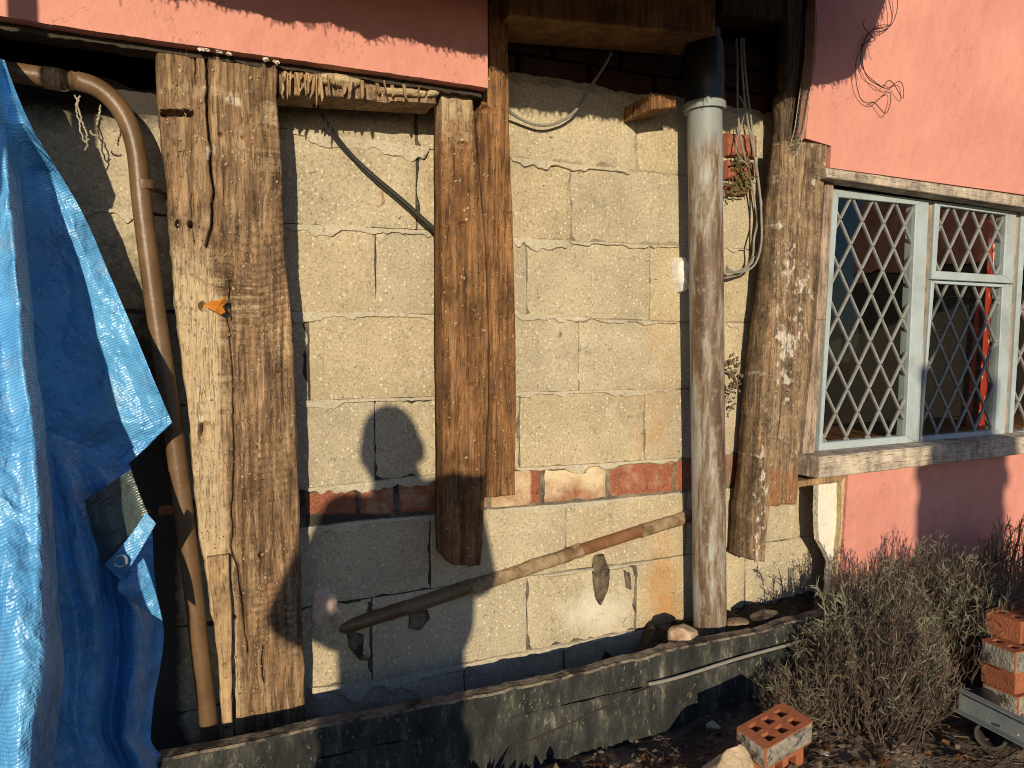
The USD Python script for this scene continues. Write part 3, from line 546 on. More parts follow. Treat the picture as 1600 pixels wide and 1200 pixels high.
# mortar pads left round the old services, broken render scar
def lump(px, Yf, out, depth, mat, parent, name, seed, label=None, amp=.3, tint=True, **kw):
    w = P([a for a, b in px], [b for a, b in px], Yf); poly = Polygon(w[:, [0, 2]])
    ring = rough_line(np.vstack([w[:, [0, 2]], w[:1, [0, 2]]]), .006, .004*amp/.3, seed, 40)[:-1]
    poly = Polygon(ring).buffer(0)
    if poly.geom_type != 'Polygon': poly = max(poly.geoms, key=lambda g: g.area)
    x0, z0, x1, z1 = poly.bounds; n = 34
    xs_, zs_ = np.meshgrid(np.linspace(x0, x1, n), np.linspace(z1, z0, n))
    import shapely
    ins = shapely.contains_xy(poly, xs_.ravel(), zs_.ravel()).reshape(n, n)
    dist = shapely.distance(shapely.points(xs_.ravel(), zs_.ravel()), poly.exterior).reshape(n, n)
    h = np.where(ins, np.clip(dist/(.012), 0, 1)**.6, 0)
    nn = fbm(np.stack([xs_*40, zs_*40, xs_*0], -1), 5, seed)
    y = Yf-out*.55*h*(.4+1.2*nn)+depth*(1-np.where(ins, 1, 0))
    V = np.stack([xs_, y, zs_], -1).reshape(-1, 3); f = gridfaces(n, n)
    keep = (ins.ravel()[f]).any(1)
    return obj(name, (V, f[keep]), mat, parent, smooth=40, tint=stains_and_shade(V)*.3 if tint else None, label=label, **kw)
lump([(487, 922), (510, 915), (528, 940), (520, 960), (500, 978), (486, 970)], 0.0, .010, .02, mat_rendpink, bl, 'broken_render', 3, 'pale pink-white scar of broken render low in the left bay')
lump([(925, 868), (942, 862), (952, 890), (950, 920), (938, 948), (930, 935), (926, 905)], 0.0, .026, .02, mat_crustdark, bl, 'mortar_patch', 5, 'hanging dark mortar drip below the slanting pipe')
lump([(975, 890), (984, 895), (986, 922), (978, 920)], 0.0, .018, .02, mat_crustdark, bl, 'mortar_patch', 6)
lump([(540, 985), (570, 990), (566, 1020), (585, 1036), (560, 1030), (545, 1010)], 0.0, .018, .02, mat_crustdark, bl, 'mortar_patch', 8)
lump([(640, 958), (668, 952), (672, 966), (655, 985), (636, 982)], 0.0, .02, .02, mat_crustdark, bl, 'mortar_patch', 9)
lump([(588, 300), (598, 296), (602, 318), (592, 326)], 0.0, .014, .02, mat_daub, bl, 'mortar_patch', 10)
for k, (cx, cy) in enumerate(((505, 372), (516, 380), (496, 362), (540, 340), (578, 350), (655, 585), (668, 582), (630, 610), (596, 372), (1012, 405), (912, 540), (910, 590))):
    s = 4+3*((k*37) % 3)
    lump([(cx-s, cy-s*.6), (cx+s*.7, cy-s), (cx+s, cy+s*.5), (cx-s*.3, cy+s)], 0.0, .010, .012, mat_mortar, bl, 'mortar_patch', 60+k)
# rubble brick ends standing beside the grey pipe
for k, q in enumerate(([(1134, 208), (1180, 212), (1182, 248), (1134, 244)], [(1134, 250), (1178, 254), (1176, 284), (1134, 280)], [(1134, 290), (1168, 292), (1166, 306), (1134, 304)])):
    lump(q, -.012, .03, .03, mat_redbrick, bl, 'brick', 80+k, 'broken brick end beside the grey soil pipe' if k == 0 else None)

obj('void_backing', join([boxm((-2.4, .40, .9), (1.985, .43, 2.95)), boxm((-2.4, .02, 2.2), (1.985, .398, 2.23)), boxm((-2.42, .0, .9), (-2.402, .43, 2.95))]), mat_darkwood, bl, smooth=False, label='dark boarding added round the void above the blocks to keep sky light out')  # boards added to hide the sky and keep the void dark
# ------------------------------------------------------------------ timbers
def seg_dist(px, line):
    d = np.full(len(px), 1e9); line = np.asarray(line, float)
    for a, b in zip(line[:-1], line[1:]):
        ab = b-a; t = np.clip(((px-a)@ab)/(ab@ab+1e-9), 0, 1)
        d = np.minimum(d, np.linalg.norm(px-(a+t[:, None]*ab), axis=1))
    return d
def timber(name, left, right, Yt, Yb, thick, mat, parent, seed, nu=60, nv=300, cracks=(), holes=(), adze=0.0, rough=.004, tint=None, wob=.0024, rag=(.004, .008), lip=.007, label=None, extra=None, side_in=0.0):
    def samp(l):
        l = np.asarray(l, float); s = np.r_[0, np.cumsum(np.linalg.norm(np.diff(l, axis=0), axis=1))]
        q = np.linspace(0, s[-1], nv); return np.interp(q, s, l[:, 0]), np.interp(q, s, l[:, 1])
    lx, ly = samp(left); rx, ry = samp(right); v = np.linspace(0, 1, nv); Yv = Yt+(Yb-Yt)*v
    L = P(lx, ly, Yv); R = P(rx, ry, Yv)
    lw = (fbm(np.stack([L[:, 2]*18, L[:, 2]*0+seed, L[:, 2]*0], 1), 5, seed)-.5)*2*wob
    rw = (fbm(np.stack([R[:, 2]*18, R[:, 2]*0+seed+5, R[:, 2]*0], 1), 5, seed+1)-.5)*2*wob
    L[:, 0] += lw; R[:, 0] += rw
    u = np.linspace(0, 1, nu); uu, vv = np.meshgrid(u, v)
    F = L[:, None]+(R-L)[:, None]*u[None, :, None]
    p2 = proj(F.reshape(-1, 3))
    W = np.linalg.norm(R-L, axis=1)[:, None]
    ed = np.minimum(uu, 1-uu)*W
    x, z = F[..., 0], F[..., 2]
    h = -(fbm(np.stack([x*75, z*7, x*0+seed], -1), 5, seed)-.5)*2*rough
    h -= (fbm(np.stack([x*220, z*30, x*0+seed], -1), 3, seed+3)-.5)*rough*.9
    h -= (fbm(np.stack([x*9, z*5, x*0+seed], -1), 3, seed+4)-.5)*rough*1.6
    if adze:
        a = np.sin(2*np.pi*(z*55+.35*np.sin(x*40)+1.6*fbm(np.stack([x*8, z*8, x*0], -1), 3, seed+6)))
        am = np.clip((fbm(np.stack([x*7, z*5, x*0+3], -1), 3, seed+8)-.45)*5, 0, 1)
        h += adze*np.clip(a, -.2, 1)*am*(uu > .35)
    h += lip*np.clip(1-ed/lip, 0, 1)**2*(.6+.8*fbm(np.stack([z*30, x*4, x*0], -1), 3, seed+2))
    hf = h.ravel()
    for line, wpx, dep in cracks:
        jit = (fbm(np.stack([p2[:, 1]*.03, p2[:, 0]*0+seed, p2[:, 0]*0], 1), 5, seed+11)-.5)*8
        q = p2.copy(); q[:, 0] += jit
        hf = hf+dep*np.clip(1-seg_dist(q, line)/wpx, 0, 1)**.7
    for (cx, cy, ra, rb, dep) in holes:
        rr = np.hypot((p2[:, 0]-cx)/ra, (p2[:, 1]-cy)/rb)
        hf = hf+dep*np.clip(1.25-rr, 0, 1)**.5*np.sign(np.clip(1.25-rr, 0, 1))
    F[..., 1] += hf.reshape(h.shape)
    if extra is not None: F[..., 1] += extra(p2).reshape(h.shape)
    # ragged sawn ends
    for end, amp in ((0, rag[0]), (1, rag[1])):
        k = np.arange(nv) if end == 0 else np.arange(nv)[::-1]
        fall = np.clip(1-k/(nv*.04), 0, 1)[:, None]
        F[..., 2] += fall*(fbm(np.stack([u*9, u*0+seed+end, u*0], 1), 4, seed+20)-.5)[None]*2*amp*(1 if end else 1)
    sides = []
    for S, sg in ((F[:, 0], -1), (F[:, -1], 1)):
        cols = []
        for q in (.12, .4, .7, 1.0):
            c = S.copy(); c[:, 1] = S[:, 1]+np.linspace(thick[0], thick[1], nv)*q if isinstance(thick, tuple) else S[:, 1]+thick*q
            c[:, 0] += -sg*side_in*q+(fbm(np.stack([c[:, 2]*25, c[:, 2]*0+q*9, c[:, 2]*0+seed], 1), 4, seed+31)-.5)*rough*2.2*(q < 1)
            cols.append(c)
        sides.append(cols)
    ring = [*sides[0][::-1], *[F[:, i] for i in range(nu)], *sides[1]]
    V = np.stack(ring, 1); nc = V.shape[1]
    f = gridfaces(nv, nc, True)
    Vf = V.reshape(-1, 3)
    caps = []; add = []
    for row, flip in ((0, False), (nv-1, True)):
        c = V[row].mean(0); n = len(Vf)+len(add); add.append(c); j = np.arange(nc); k = (j+1) % nc
        t = np.stack([np.full(nc, n), k+row*nc, j+row*nc], 1); caps.append(t[:, ::-1] if flip else t)
    Vf = np.vstack([Vf, add]); f = np.vstack([f, *caps])
    q = proj(Vf); tn = tint(q, Vf) if tint else np.zeros((len(Vf), 3))
    tr = trimesh.Trimesh(Vf, f, process=False)
    if tr.volume < 0: f = f[:, ::-1]
    return obj(name, (Vf, f), mat, parent, smooth=True, tint=tn, label=label), (lambda a, b: P(lx[int(b*(nv-1))]*(1-a)+rx[int(b*(nv-1))]*a, ly[int(b*(nv-1))]*(1-a)+ry[int(b*(nv-1))]*a, Yv[int(b*(nv-1))]))
def flakes(parent, at, n, seed, size=(.003, .009), mat=None, name='splinters', box_=(.05, .95, .02, .98)):
    r = np.random.default_rng(seed); ms = []
    for _ in range(n):
        p = at(r.uniform(box_[0], box_[1]), r.uniform(box_[2], box_[3])); l = r.uniform(*size); w = l*r.uniform(.18, .45); a = r.normal(0, .7)
        d = np.array([math.sin(a), 0, math.cos(a)]); s = np.array([math.cos(a), 0, -math.sin(a)]); o = np.array([0, -1.0, 0])
        c = p+o*.001
        pts = [c-d*l*.5-s*w, c-d*l*.5+s*w, c+s*w*.9+o*r.uniform(.001, .004), c-s*w*.9+o*r.uniform(.001, .005), c+d*l*.5+o*r.uniform(.001, .007)]
        ms.append((np.array(pts), np.array([[0, 1, 2], [0, 2, 3], [3, 2, 4]])))
    return obj(name, join(ms), mat or mat_flake, parent, smooth=False, kind='stuff')

def G(q, cx, cy, sx, sy): return np.exp(-((q[:, 0]-cx)/sx)**2-((q[:, 1]-cy)/sy)**2)
# --- the broad left post
lp = thing('timber_post', 'broad cracked old oak post with an orange leaf stuck on it, left of centre', 'timber post', base=tuple(P(410, 1150, -.1)*[1, 1, 0]), group=None)
def tint_lp(q, V):
    xs_ = np.interp(q[:, 1], [70, 300, 500, 700, 850, 1150], [325, 338, 356, 362, 372, 395])
    left = np.clip((xs_-q[:, 0])/22, 0, 1)
    down = np.clip((q[:, 1]-330)/120, 0, 1)
    pale = left*(.18+.46*down)+.33*G(q, 330, 142, 60, 14)+.28*G(q, 370, 330, 50, 40)+.2*G(q, 400, 470, 60, 60)+.16*G(q, 420, 190, 60, 50)
    rust = .28*np.clip((q[:, 1]-620)/200, 0, 1)*(1-left)+.2*left*(1-down)*np.clip((q[:, 1]-150)/60, 0, 1)
    white = .40*G(q, 362, 150, 34, 22)+.34*G(q, 300, 142, 50, 10)+.30*G(q, 325, 240, 14, 40)+.24*G(q, 330, 620, 20, 40)+.3*G(q, 310, 640, 18, 60)+.28*G(q, 335, 900, 20, 50)+.36*G(q, 345, 1080, 14, 90)+.3*G(q, 330, 235, 12, 18)
    white += .24*np.clip((fbm(V*np.array([45, 0, 30]), 5, 77)-.54)*6, 0, 1)
    bands = np.clip((fbm(np.stack([V[:, 0]*9, V[:, 2]*105, V[:, 0]*0], 1), 3, 31)-.48)*7, 0, 1)*np.clip((fbm(np.stack([V[:, 0]*8, V[:, 2]*6, V[:, 0]*0+4], 1), 3, 32)-.42)*6, 0, 1)
    pale = pale+.28*bands*np.clip((q[:, 1]-120)/60, 0, 1)*np.clip((720-q[:, 1])/80, 0, 1)*(1-.5*left)
    return np.stack([pale, rust, white], 1)
_, at = timber('post', [(243, 68), (246, 160), (258, 250), (263, 330), (272, 450), (284, 560), (296, 660), (304, 760), (312, 840), (320, 880), (330, 960), (352, 1030), (366, 1100), (366, 1148)], [(435, 98), (433, 150), (440, 230), (446, 400), (458, 520), (464, 650), (468, 760), (470, 850), (472, 950), (476, 1050), (478, 1132)],
    -.168, -.09, .14, mat_oak, lp, 21, nu=130, nv=620, adze=.0026, rough=.0045,
    cracks=[([(322, 75), (324, 130), (326, 200), (331, 260), (334, 300), (333, 350), (322, 385)], 2.6, .028), ([(305, 75), (306, 130)], 2, .012), ([(356, 500), (362, 560), (364, 640), (367, 700), (364, 800), (362, 850), (372, 885), (380, 960), (388, 1020)], 2.2, .014),
            ([(262, 240), (266, 290)], 2.5, .012), ([(300, 305), (304, 380)], 2, .01), ([(414, 300), (412, 360)], 2, .006), ([(411, 1010), (413, 1065)], 2.5, .014), ([(360, 440), (362, 500)], 2, .012), ([(300, 430), (330, 448), (350, 452)], 1.8, .008), ([(270, 130), (284, 140)], 2, .006), ([(430, 770), (424, 900)], 2, .006)],
    holes=[(278, 350, 3.5, 5, .03), (298, 351, 4, 5, .03), (317, 479, 5, 6, .03), (408, 868, 4, 4, .02), (322, 677, 10, 15, .016), (316, 672, 4, 9, .02), (366, 965, 4, 3, .012), (380, 215, 3, 2, .01), (345, 210, 3, 3, .01)],
    extra=lambda q: .045*((q[:, 1] > 172) & (q[:, 1] < 180) & (q[:, 0] < 302) & (q[:, 0] > 252)) + .006*((q[:, 1] >= 180) & (q[:, 0] < np.interp(q[:, 1], [180, 420], [300, 262]))),
    tint=tint_lp, label=None)
flakes(lp, at, 330, 4, size=(.002, .008))
# pale batten nailed to its foot
bt, atb = timber('batten', [(324, 872), (334, 960), (343, 1060), (350, 1166)], [(357, 866), (362, 960), (362, 1060), (364, 1164)], -.128, -.115, .03, mat_lath, lp, 33, nu=16, nv=120, rough=.0015, wob=.002, lip=.002, holes=[(347, 892, 4, 4, .006), (352, 1040, 4, 3, .006), (355, 1140, 5, 4, .008), (340, 925, 4, 6, .006)],
    tint=lambda q, V: np.stack([.25+0*q[:, 0], .12*G(q, 345, 1000, 20, 60), .2*G(q, 335, 900, 20, 40)], 1), label='pale nailed batten along the foot of the post')
# --- centre studs
def tint_cs(q, V):
    pale = .42*np.clip((260-q[:, 1])/90, 0, 1)*np.clip((745-q[:, 0])/14, 0, 1)+.14*np.clip((480-q[:, 1])/200, 0, 1)
    rust = .18*np.clip((q[:, 1]-420)/120, 0, 1)+.10*np.clip((q[:, 0]-752)/10, 0, 1)*(q[:, 1] < 420)
    white = .3*G(q, 709, 648, 8, 6)+.25*G(q, 722, 220, 12, 8)+.24*np.clip((fbm(V*np.array([60, 0, 60]), 3, 78)-.66)*9, 0, 1)+.16*G(q, 720, 290, 25, 60)
    return np.stack([pale, rust, white], 1)
cs = thing('timber_stud', 'brown oak stud, its lower end hanging free in the photographer shadow', 'timber stud', base=tuple(P(720, 880, -.12)*[1, 1, 0]))
_, at = timber('stud', [(690, 140), (690, 250), (690, 400), (690, 560), (692, 700), (692, 800), (693, 868), (707, 884)], [(738, 148), (743, 200), (752, 300), (760, 400), (764, 520), (764, 640), (760, 745), (757, 800), (753, 870), (751, 883)],
    -.144, -.1215, .058, mat_oak2, cs, 41, nu=48, nv=420, lip=.0035, wob=.0014, rough=.003, cracks=[([(700, 600), (706, 700), (712, 860)], 1.5, .004), ([(715, 400), (718, 470)], 1.5, .005), ([(700, 205), (722, 214)], 2, .006)],
    holes=[(722, 225, 8, 3, .01), (718, 175, 2.5, 4, .008), (746, 500, 3, 4, .008), (722, 350, 5, 3, .008), (740, 600, 5, 2, .01), (700, 620, 3, 3, .006)], tint=tint_cs, rag=(.002, .004))
flakes(cs, at, 90, 5, size=(.003, .009))
ls_ = thing('timber_stud', 'taller brown stud rising past the cut edge of the pink panel', 'timber stud', base=tuple(P(780, 770, -.12)*[1, 1, 0]))
_, at = timber('stud', [(764, -60), (765, 100), (752, 160), (745, 200), (753, 300), (761, 400), (765, 520), (765, 640), (761, 745), (758, 778)], [(792, -60), (795, 100), (796, 200), (801, 330), (804, 450), (807, 560), (806, 680), (805, 773)],
    -.1435, -.121, .085, mat_oak2, ls_, 47, nu=44, nv=440, lip=.0030, wob=.0014, rough=.0028, cracks=[([(790, 440), (800, 444)], 1.5, .006), ([(785, 332), (797, 334)], 2, .008), ([(795, 565), (806, 566)], 1.2, .006), ([(780, 500), (779, 640)], 1.4, .004)],
    holes=[(759, 172, 7, 6, .014), (783, 306, 2, 2, .008), (770, 690, 4, 3, .008), (770, 560, 3, 4, .008), (775, 620, 6, 3, .006)], tint=tint_cs, rag=(.002, .003))
flakes(ls_, at, 50, 6, size=(.003, .008))
# --- leaning right-hand post, in two pieces
def tint_rp(q, V):
    pale = .24+.0*q[:, 0]
    edge = np.interp(q[:, 1], [225, 480, 760, 880], [1222, 1204, 1182, 1172])
    rust = .34*np.exp(-((q[:, 0]-edge-3)/7)**2)+.5*np.clip((q[:, 1]-690)/60, 0, 1)*np.clip((q[:, 0]-1196)/10, 0, 1)
    white = .1+.34*G(q, 1222, 520, 14, 28)+.30*G(q, 1232, 545, 12, 20)+.3*G(q, 1228, 400, 16, 45)+.28*G(q, 1225, 600, 14, 40)+.26*G(q, 1252, 480, 14, 60)+.3*G(q, 1185, 840, 8, 40)+.25*G(q, 1190, 740, 10, 50)
    white += .34*np.clip((fbm(V*np.array([70, 0, 34]), 5, 79)-.50)*5, 0, 1)
    return np.stack([pale, rust, white], 1)
rp = thing('timber_post', 'leaning grey-brown post with white plaster flecks, beside the leaded window', 'timber post', base=tuple(P(1200, 880, -.12)*[1, 1, 0]))
Lf = [(1223, 219), (1214, 340), (1206, 440), (1197, 540), (1190, 640), (1184, 720), (1177, 800), (1174, 876)]
Md = [(1262, 222), (1250, 340), (1241, 440), (1230, 540), (1220, 640), (1211, 720), (1203, 790), (1196, 878)]
_, at = timber('left_half', Lf, Md, -.1445, -.1275, (.052, .102), mat_grey_oak, rp, 53, nu=46, nv=420, rough=.0055, wob=.0016, lip=.003, cracks=[([(1196, 560), (1190, 690)], 2, .006), ([(1182, 760), (1178, 870)], 2, .01)],
    holes=[(1216, 470, 3, 3, .008), (1230, 395, 2.5, 3, .008), (1200, 660, 3, 3, .008)], tint=tint_rp)
flakes(rp, at, 110, 7, size=(.002, .007))
_, at = timber('right_half', [(a+.5, b) for a, b in Md[:-2]]+[(1203, 790)], [(1294, 227), (1291, 272), (1284, 340), (1275, 450), (1265, 560), (1256, 650), (1250, 720), (1244, 788)], -.144, -.128, .075, mat_grey_oak, rp, 57, nu=46, nv=380, rough=.0055, wob=.0016, lip=.003,
    holes=[(1230, 614, 3, 3, .01), (1228, 650, 3, 3, .008), (1238, 720, 4, 3, .008), (1215, 690, 3, 3, .008), (1262, 420, 2.5, 3, .008)], tint=tint_rp)
flakes(rp, at, 110, 8, size=(.002, .007))
# dark upper length of the corner post
ru = thing('timber_post', 'dark upper corner post beside the metal render bead', 'timber post', base=tuple(P(1232, 220, -.1)*[1, 1, 0]))
timber('post', [(1234, -60), (1228, 90), (1229, 140), (1222, 150), (1222, 225)], [(1262, -60), (1252, 90), (1245, 150), (1238, 225)], -.115, -.11, .035, mat_darkwood2, ru, 61, nu=20, nv=140, rough=.006, wob=.005, tint=lambda q, V: np.stack([.12+0*q[:, 0], 0*q[:, 0], .0*q[:, 0]], 1))

# header rail over the left bay, with its broken laths
hd = thing('header_rail', 'split old rail with broken laths under the pink panel', 'timber rail', base=tuple(P(560, 165, -.15)))
timber('rail', [(434, 105), (438, 146)], [(682, 128), (682, 163)], -.155, -.150, .09, mat_oak, hd, 67, nu=110, nv=26, rough=.005, wob=.002, lip=.004, rag=(.004, .006), tint=lambda q, V: np.stack([.30+0*q[:, 0], 0*q[:, 0], .1+0*q[:, 0]], 1))
r = np.random.default_rng(3)
for k in range(46):
    x = 438+r.uniform(0, 84) if k < 36 else [532, 540, 549, 566, 588, 600, 612, 631, 640, 655][k-36]
    t0 = 112+.09*(x-440)+r.uniform(-3, 3); ln = 8+40*r.random()**1.6 if k < 36 else r.uniform(14, 34)
    w = r.uniform(1.2, 5.5); sl = r.uniform(-4, 5); Yk = -.163-r.uniform(0, .032)
    tip = r.uniform(.2, .7)
    q = P([x-w/2, x+w/2, x+w/2+sl, x+sl+w*(tip-.5), x-w/2+sl], [t0, t0, t0+ln*.8, t0+ln, t0+ln*.75], Yk)
    obj('lath', prism(q, q+[0, .006, 0]), mat_lath, hd, smooth=False, tint=np.tile([.2, 0, .05], (10, 1)))
lump([(486, 118), (520, 112), (560, 122), (572, 130), (548, 140), (510, 132), (490, 128)], -.160, .03, .02, mat_daub, hd, 'daub_lump', 14, tint=False)
lump([(596, 136), (640, 138), (668, 142), (664, 152), (630, 150), (600, 146)], -.158, .022, .02, mat_daub, hd, 'daub_lump', 15, tint=False)
lump([(668, 138), (688, 140), (686, 150), (668, 150)], -.158, .02, .02, mat_daub, hd, 'daub_lump', 16, tint=False)

# new softwood lintel, cross beams and noggin over the right bay
lt = thing('lintel_beam', 'sawn softwood lintel crossing the dark head of the right bay', 'beam', base=tuple(P(950, 45, -.14)))
def beam(px, Yf, depth, mat, parent, name, seed):
    v, f = bar(px, Yf, depth, .003); obj(name, (v, f), mat, parent, smooth=False, tint=np.tile([.1, 0, 0], (len(v), 1)))
beam([(796, -70), (1120, -50), (1118, 54), (796, 24)], -.195, .17, mat_softwood, lt, 'beam', 1)
db = thing('cross_beam', 'blackened cross beam above the grey pipe, under the eaves', 'beam', base=tuple(P(1180, 20, -.1)))
beam([(1128, -60), (1275, -50), (1255, 36), (1128, 20)], -.10, .10, mat_darkwood, db, 'beam', 2)
ng = thing('timber_noggin', 'short sawn timber stub poking out of the blockwork under the lintel', 'timber block', base=tuple(P(1030, 175, -.1)))
w = P([1016, 1056, 1056, 1016], [148, 149, 165, 172], -.13); beam([(1016, 147), (1057, 149), (1057, 167), (1014, 172)], -.13, .145, mat_oak2, ng, 'block', 3)

# ------------------------------------------------------------------ pink panels
def panel(name, ring_xz, Yf, thick, mat, parent, step=.05, label=None):
    return obj(name, extrude_xz(Polygon(ring_xz).buffer(0), Yf, Yf+thick), mat, parent, smooth=False, label=label)
pf = thing('upper_wall', 'upper pink rendered wall panel cut off raggedly over the exposed frame', 'wall', base=tuple(P(380, 90, -.2)))
bt_ = P([-200, 0, 150, 380, 600, 762], [-4, 25, 49, 82, 113, 137], -.20)[:, [0, 2]]
bot_e = rough_line(bt_, .006, .0016, 5, 60)
xr = float(P(762, 60, -.2)[0])
panel('render_coat', np.vstack([bot_e, [[xr, bot_e[-1, 1]], [xr+.001, 2.9], [-2.2, 2.9], [-2.2, bot_e[0, 1]+.03]]]), -.20, .03, mat_pink, pf)
bd = rough_line(bt_-[0, .012], .004, .006, 9, 45); bd[:, 1] -= .001
xr2 = float(P(757, 60, -.19)[0])
panel('backing_board', np.vstack([bd, [[xr2, bd[-1, 1]], [xr2, 2.85], [-2.2, 2.85], [-2.2, bd[0, 1]]]]), -.1685, .05, mat_board, pf)
# plaster crumbs caught along the broken edge
for k, (a, b) in enumerate(((8, 20), (80, 38), (88, 37), (315, 77), (322, 78), (342, 80), (358, 84), (415, 92), (432, 97), (70, 36))):
    c = P(a, b, -.19); m = trimesh.creation.icosphere(1, .005+.003*((k*3) % 3)); m.vertices *= [1.4, 1, .8]; m.vertices += rng.normal(0, .0012, m.vertices.shape)+c
    obj('plaster_crumb', arr(m), mat_plaster, pf, smooth=False)

pw = thing('pink_wall', 'pink rendered house wall round the leaded window, its edge broken back', 'wall', base=tuple(P(1330, 900, -.15)*[1, 1, 0]))
YW = -.15
def W2(pts, Y=YW): return P([a for a, b in pts], [b for a, b in pts], Y)[:, [0, 2]]
le = rough_line(W2([(1278, -80), (1272, 60), (1266, 150), (1259, 214)]), .006, .002, 21, 60)
le2 = rough_line(W2([(1259, 216), (1299, 228), (1297, 262)]), .006, .001, 22, 60)
head_l, head_r = W2([(1297, 262)])[0], W2([(1700, 318)])[0]
up_ring = np.vstack([le, le2, [head_r], [[5.0, head_r[1]-.01]], [[5.0, 2.9]], [[le[0, 0]+.01, 2.9]]])
panel('render_coat', up_ring, YW, .035, mat_pink, pw)
ll = rough_line(W2([(1325, 742), (1322, 800), (1316, 880), (1308, 970), (1298, 1100)]), .006, .002, 23, 60)
sr = W2([(1700, 692)])[0]
panel('render_coat', np.vstack([ll[::-1], [[sr[0], sr[1]]], [[5.0, sr[1]]], [[5.0, -.3]], [[ll[-1, 0], -.3]]]), YW, .035, mat_pink, pw)
# raw edge and backing
ed = rough_line(W2([(1310, 752), (1309, 820), (1303, 880), (1296, 975), (1290, 1080)], -.125), .004, .004, 24, 60)
panel('broken_edge', np.vstack([ed[::-1], ll+[.01, 0]])[::1], YW+.012, .05, mat_daub, pw, label='rough grey edge of the broken render coat')
wp = W2([(1276, 757), (1316, 752), (1312, 800), (1308, 870), (1298, 950), (1293, 935), (1296, 880), (1290, 866), (1277, 842), (1275, 800)], -.11)
wpr = rough_line(np.vstack([wp, wp[:1]]), .005, .003, 25, 60)[:-1]
panel('plaster_flake', wpr, -.118, .022, mat_plaster, pw, label='chalky white plaster flake under the window sill')
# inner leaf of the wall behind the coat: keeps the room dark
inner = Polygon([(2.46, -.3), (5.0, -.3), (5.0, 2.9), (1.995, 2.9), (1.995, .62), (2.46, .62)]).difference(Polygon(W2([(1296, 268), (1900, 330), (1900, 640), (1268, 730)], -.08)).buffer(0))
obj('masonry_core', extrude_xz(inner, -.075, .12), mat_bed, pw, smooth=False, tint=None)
# expanded metal bead down the raw edge
mb = thing('metal_bead', 'strip of expanded metal lath hanging along the raw edge of the pink render', 'metal bead', base=tuple(P(1255, 230, -.14)))
ms = []
bc = np.array([(1268, 20), (1266, 90), (1257, 150), (1250, 200), (1243, 226), (1237, 238)], float); tt = np.linspace(0, 1, 60)
s_ = np.r_[0, np.cumsum(np.linalg.norm(np.diff(bc, axis=0), axis=1))]; s_ /= s_[-1]
cx, cy = np.interp(tt, s_, bc[:, 0]), np.interp(tt, s_, bc[:, 1])
for off in (-4, 0, 4):
    pts = P(cx+off+3.2*np.where(np.arange(60) % 2, 1, -1), cy, -.155-.006*np.where(np.arange(60) % 2, 1, 0)); ms.append(tube(pts, .0011, 4))
ms.append(tube(P(cx+8, cy, -.155), .0018, 4)); ms.append(tube(P(cx-8, cy, -.15), .0014, 4))
for k in range(7):
    a = P(1238+rng.uniform(-6, 8), 226+rng.uniform(-4, 6), -.155); pts = a+np.cumsum(rng.normal(0, .006, (7, 3)), 0); ms.append(tube(pts, .0009, 4, 20))
obj('mesh_strip', join(ms), mat_mesh, mb)

# ------------------------------------------------------------------ leaded window
win = thing('leaded_window', 'leaded diamond-pane casement window in pale painted frames', 'window', base=tuple(P(1440, 700, -.11)))
YC = -.105
def bars(name, quads, mat, parent, Y=YC, depth=.045, bev=.003, **kw):
    return obj(name, join([bar(q, Y, depth, bev) for q in quads]), mat, parent, smooth=False, **kw)
def casement(outer, inner):
    o, i = outer, inner
    return [[o[0], o[1], i[1], i[0]], [o[1], o[2], i[2], i[1]], [o[2], o[3], i[3], i[2]], [o[3], o[0], i[0], i[3]]]
def px2(l, Y=YC): return W2(l, Y)
# outer frame: head, jamb, mullions
bars('head_drip', [[(1291, 262), (1720, 323), (1720, 342), (1293, 277)]], mat_silver, win, -.175, .07)
bars('head', [[(1300, 281), (1720, 345), (1720, 366), (1303, 299)]], mat_darkwood, win, -.075, .05)
jb = np.array([(1293, 279), (1303, 281), (1279, 716), (1262, 716)], float)
bars('jamb', [[(1291, 279), (1304, 281), (1290, 500), (1276, 500)], [(1276, 500), (1290, 500), (1270, 742), (1251, 742)]], mat_silver_v, win, -.128, .05)
bars('mullion', [[(1452, 306), (1463, 308), (1442, 696), (1434, 696)]], mat_silver_v, win, -.092, .06)
bars('mullion', [[(1588, 322), (1598, 324), (1577, 686), (1568, 687)]], mat_silver_v, win, -.092, .06)
cas = [
    ([(1303, 294), (1452, 313), (1436, 695), (1279, 713)], [(1311, 308), (1432, 320), (1416, 681), (1285, 692)], 35.0, 77.0, (1318, 342), .0),
    ([(1462, 314), (1589, 331), (1583, 443), (1456, 436)], [(1470, 322), (1573, 336), (1568, 430), (1463, 423)], 29.5, 71.0, (1506, 354), .0),
    ([(1456, 438), (1583, 445), (1570, 687), (1438, 697)], [(1461, 443), (1567, 449), (1556, 672), (1440, 682)], 30.0, 70.0, (1474, 536), .0),
    ([(1597, 332), (1760, 352), (1740, 672), (1577, 687)], [(1604, 344), (1740, 362), (1722, 655), (1583, 676)], 29.0, 72.0, (1616, 520), .0)]
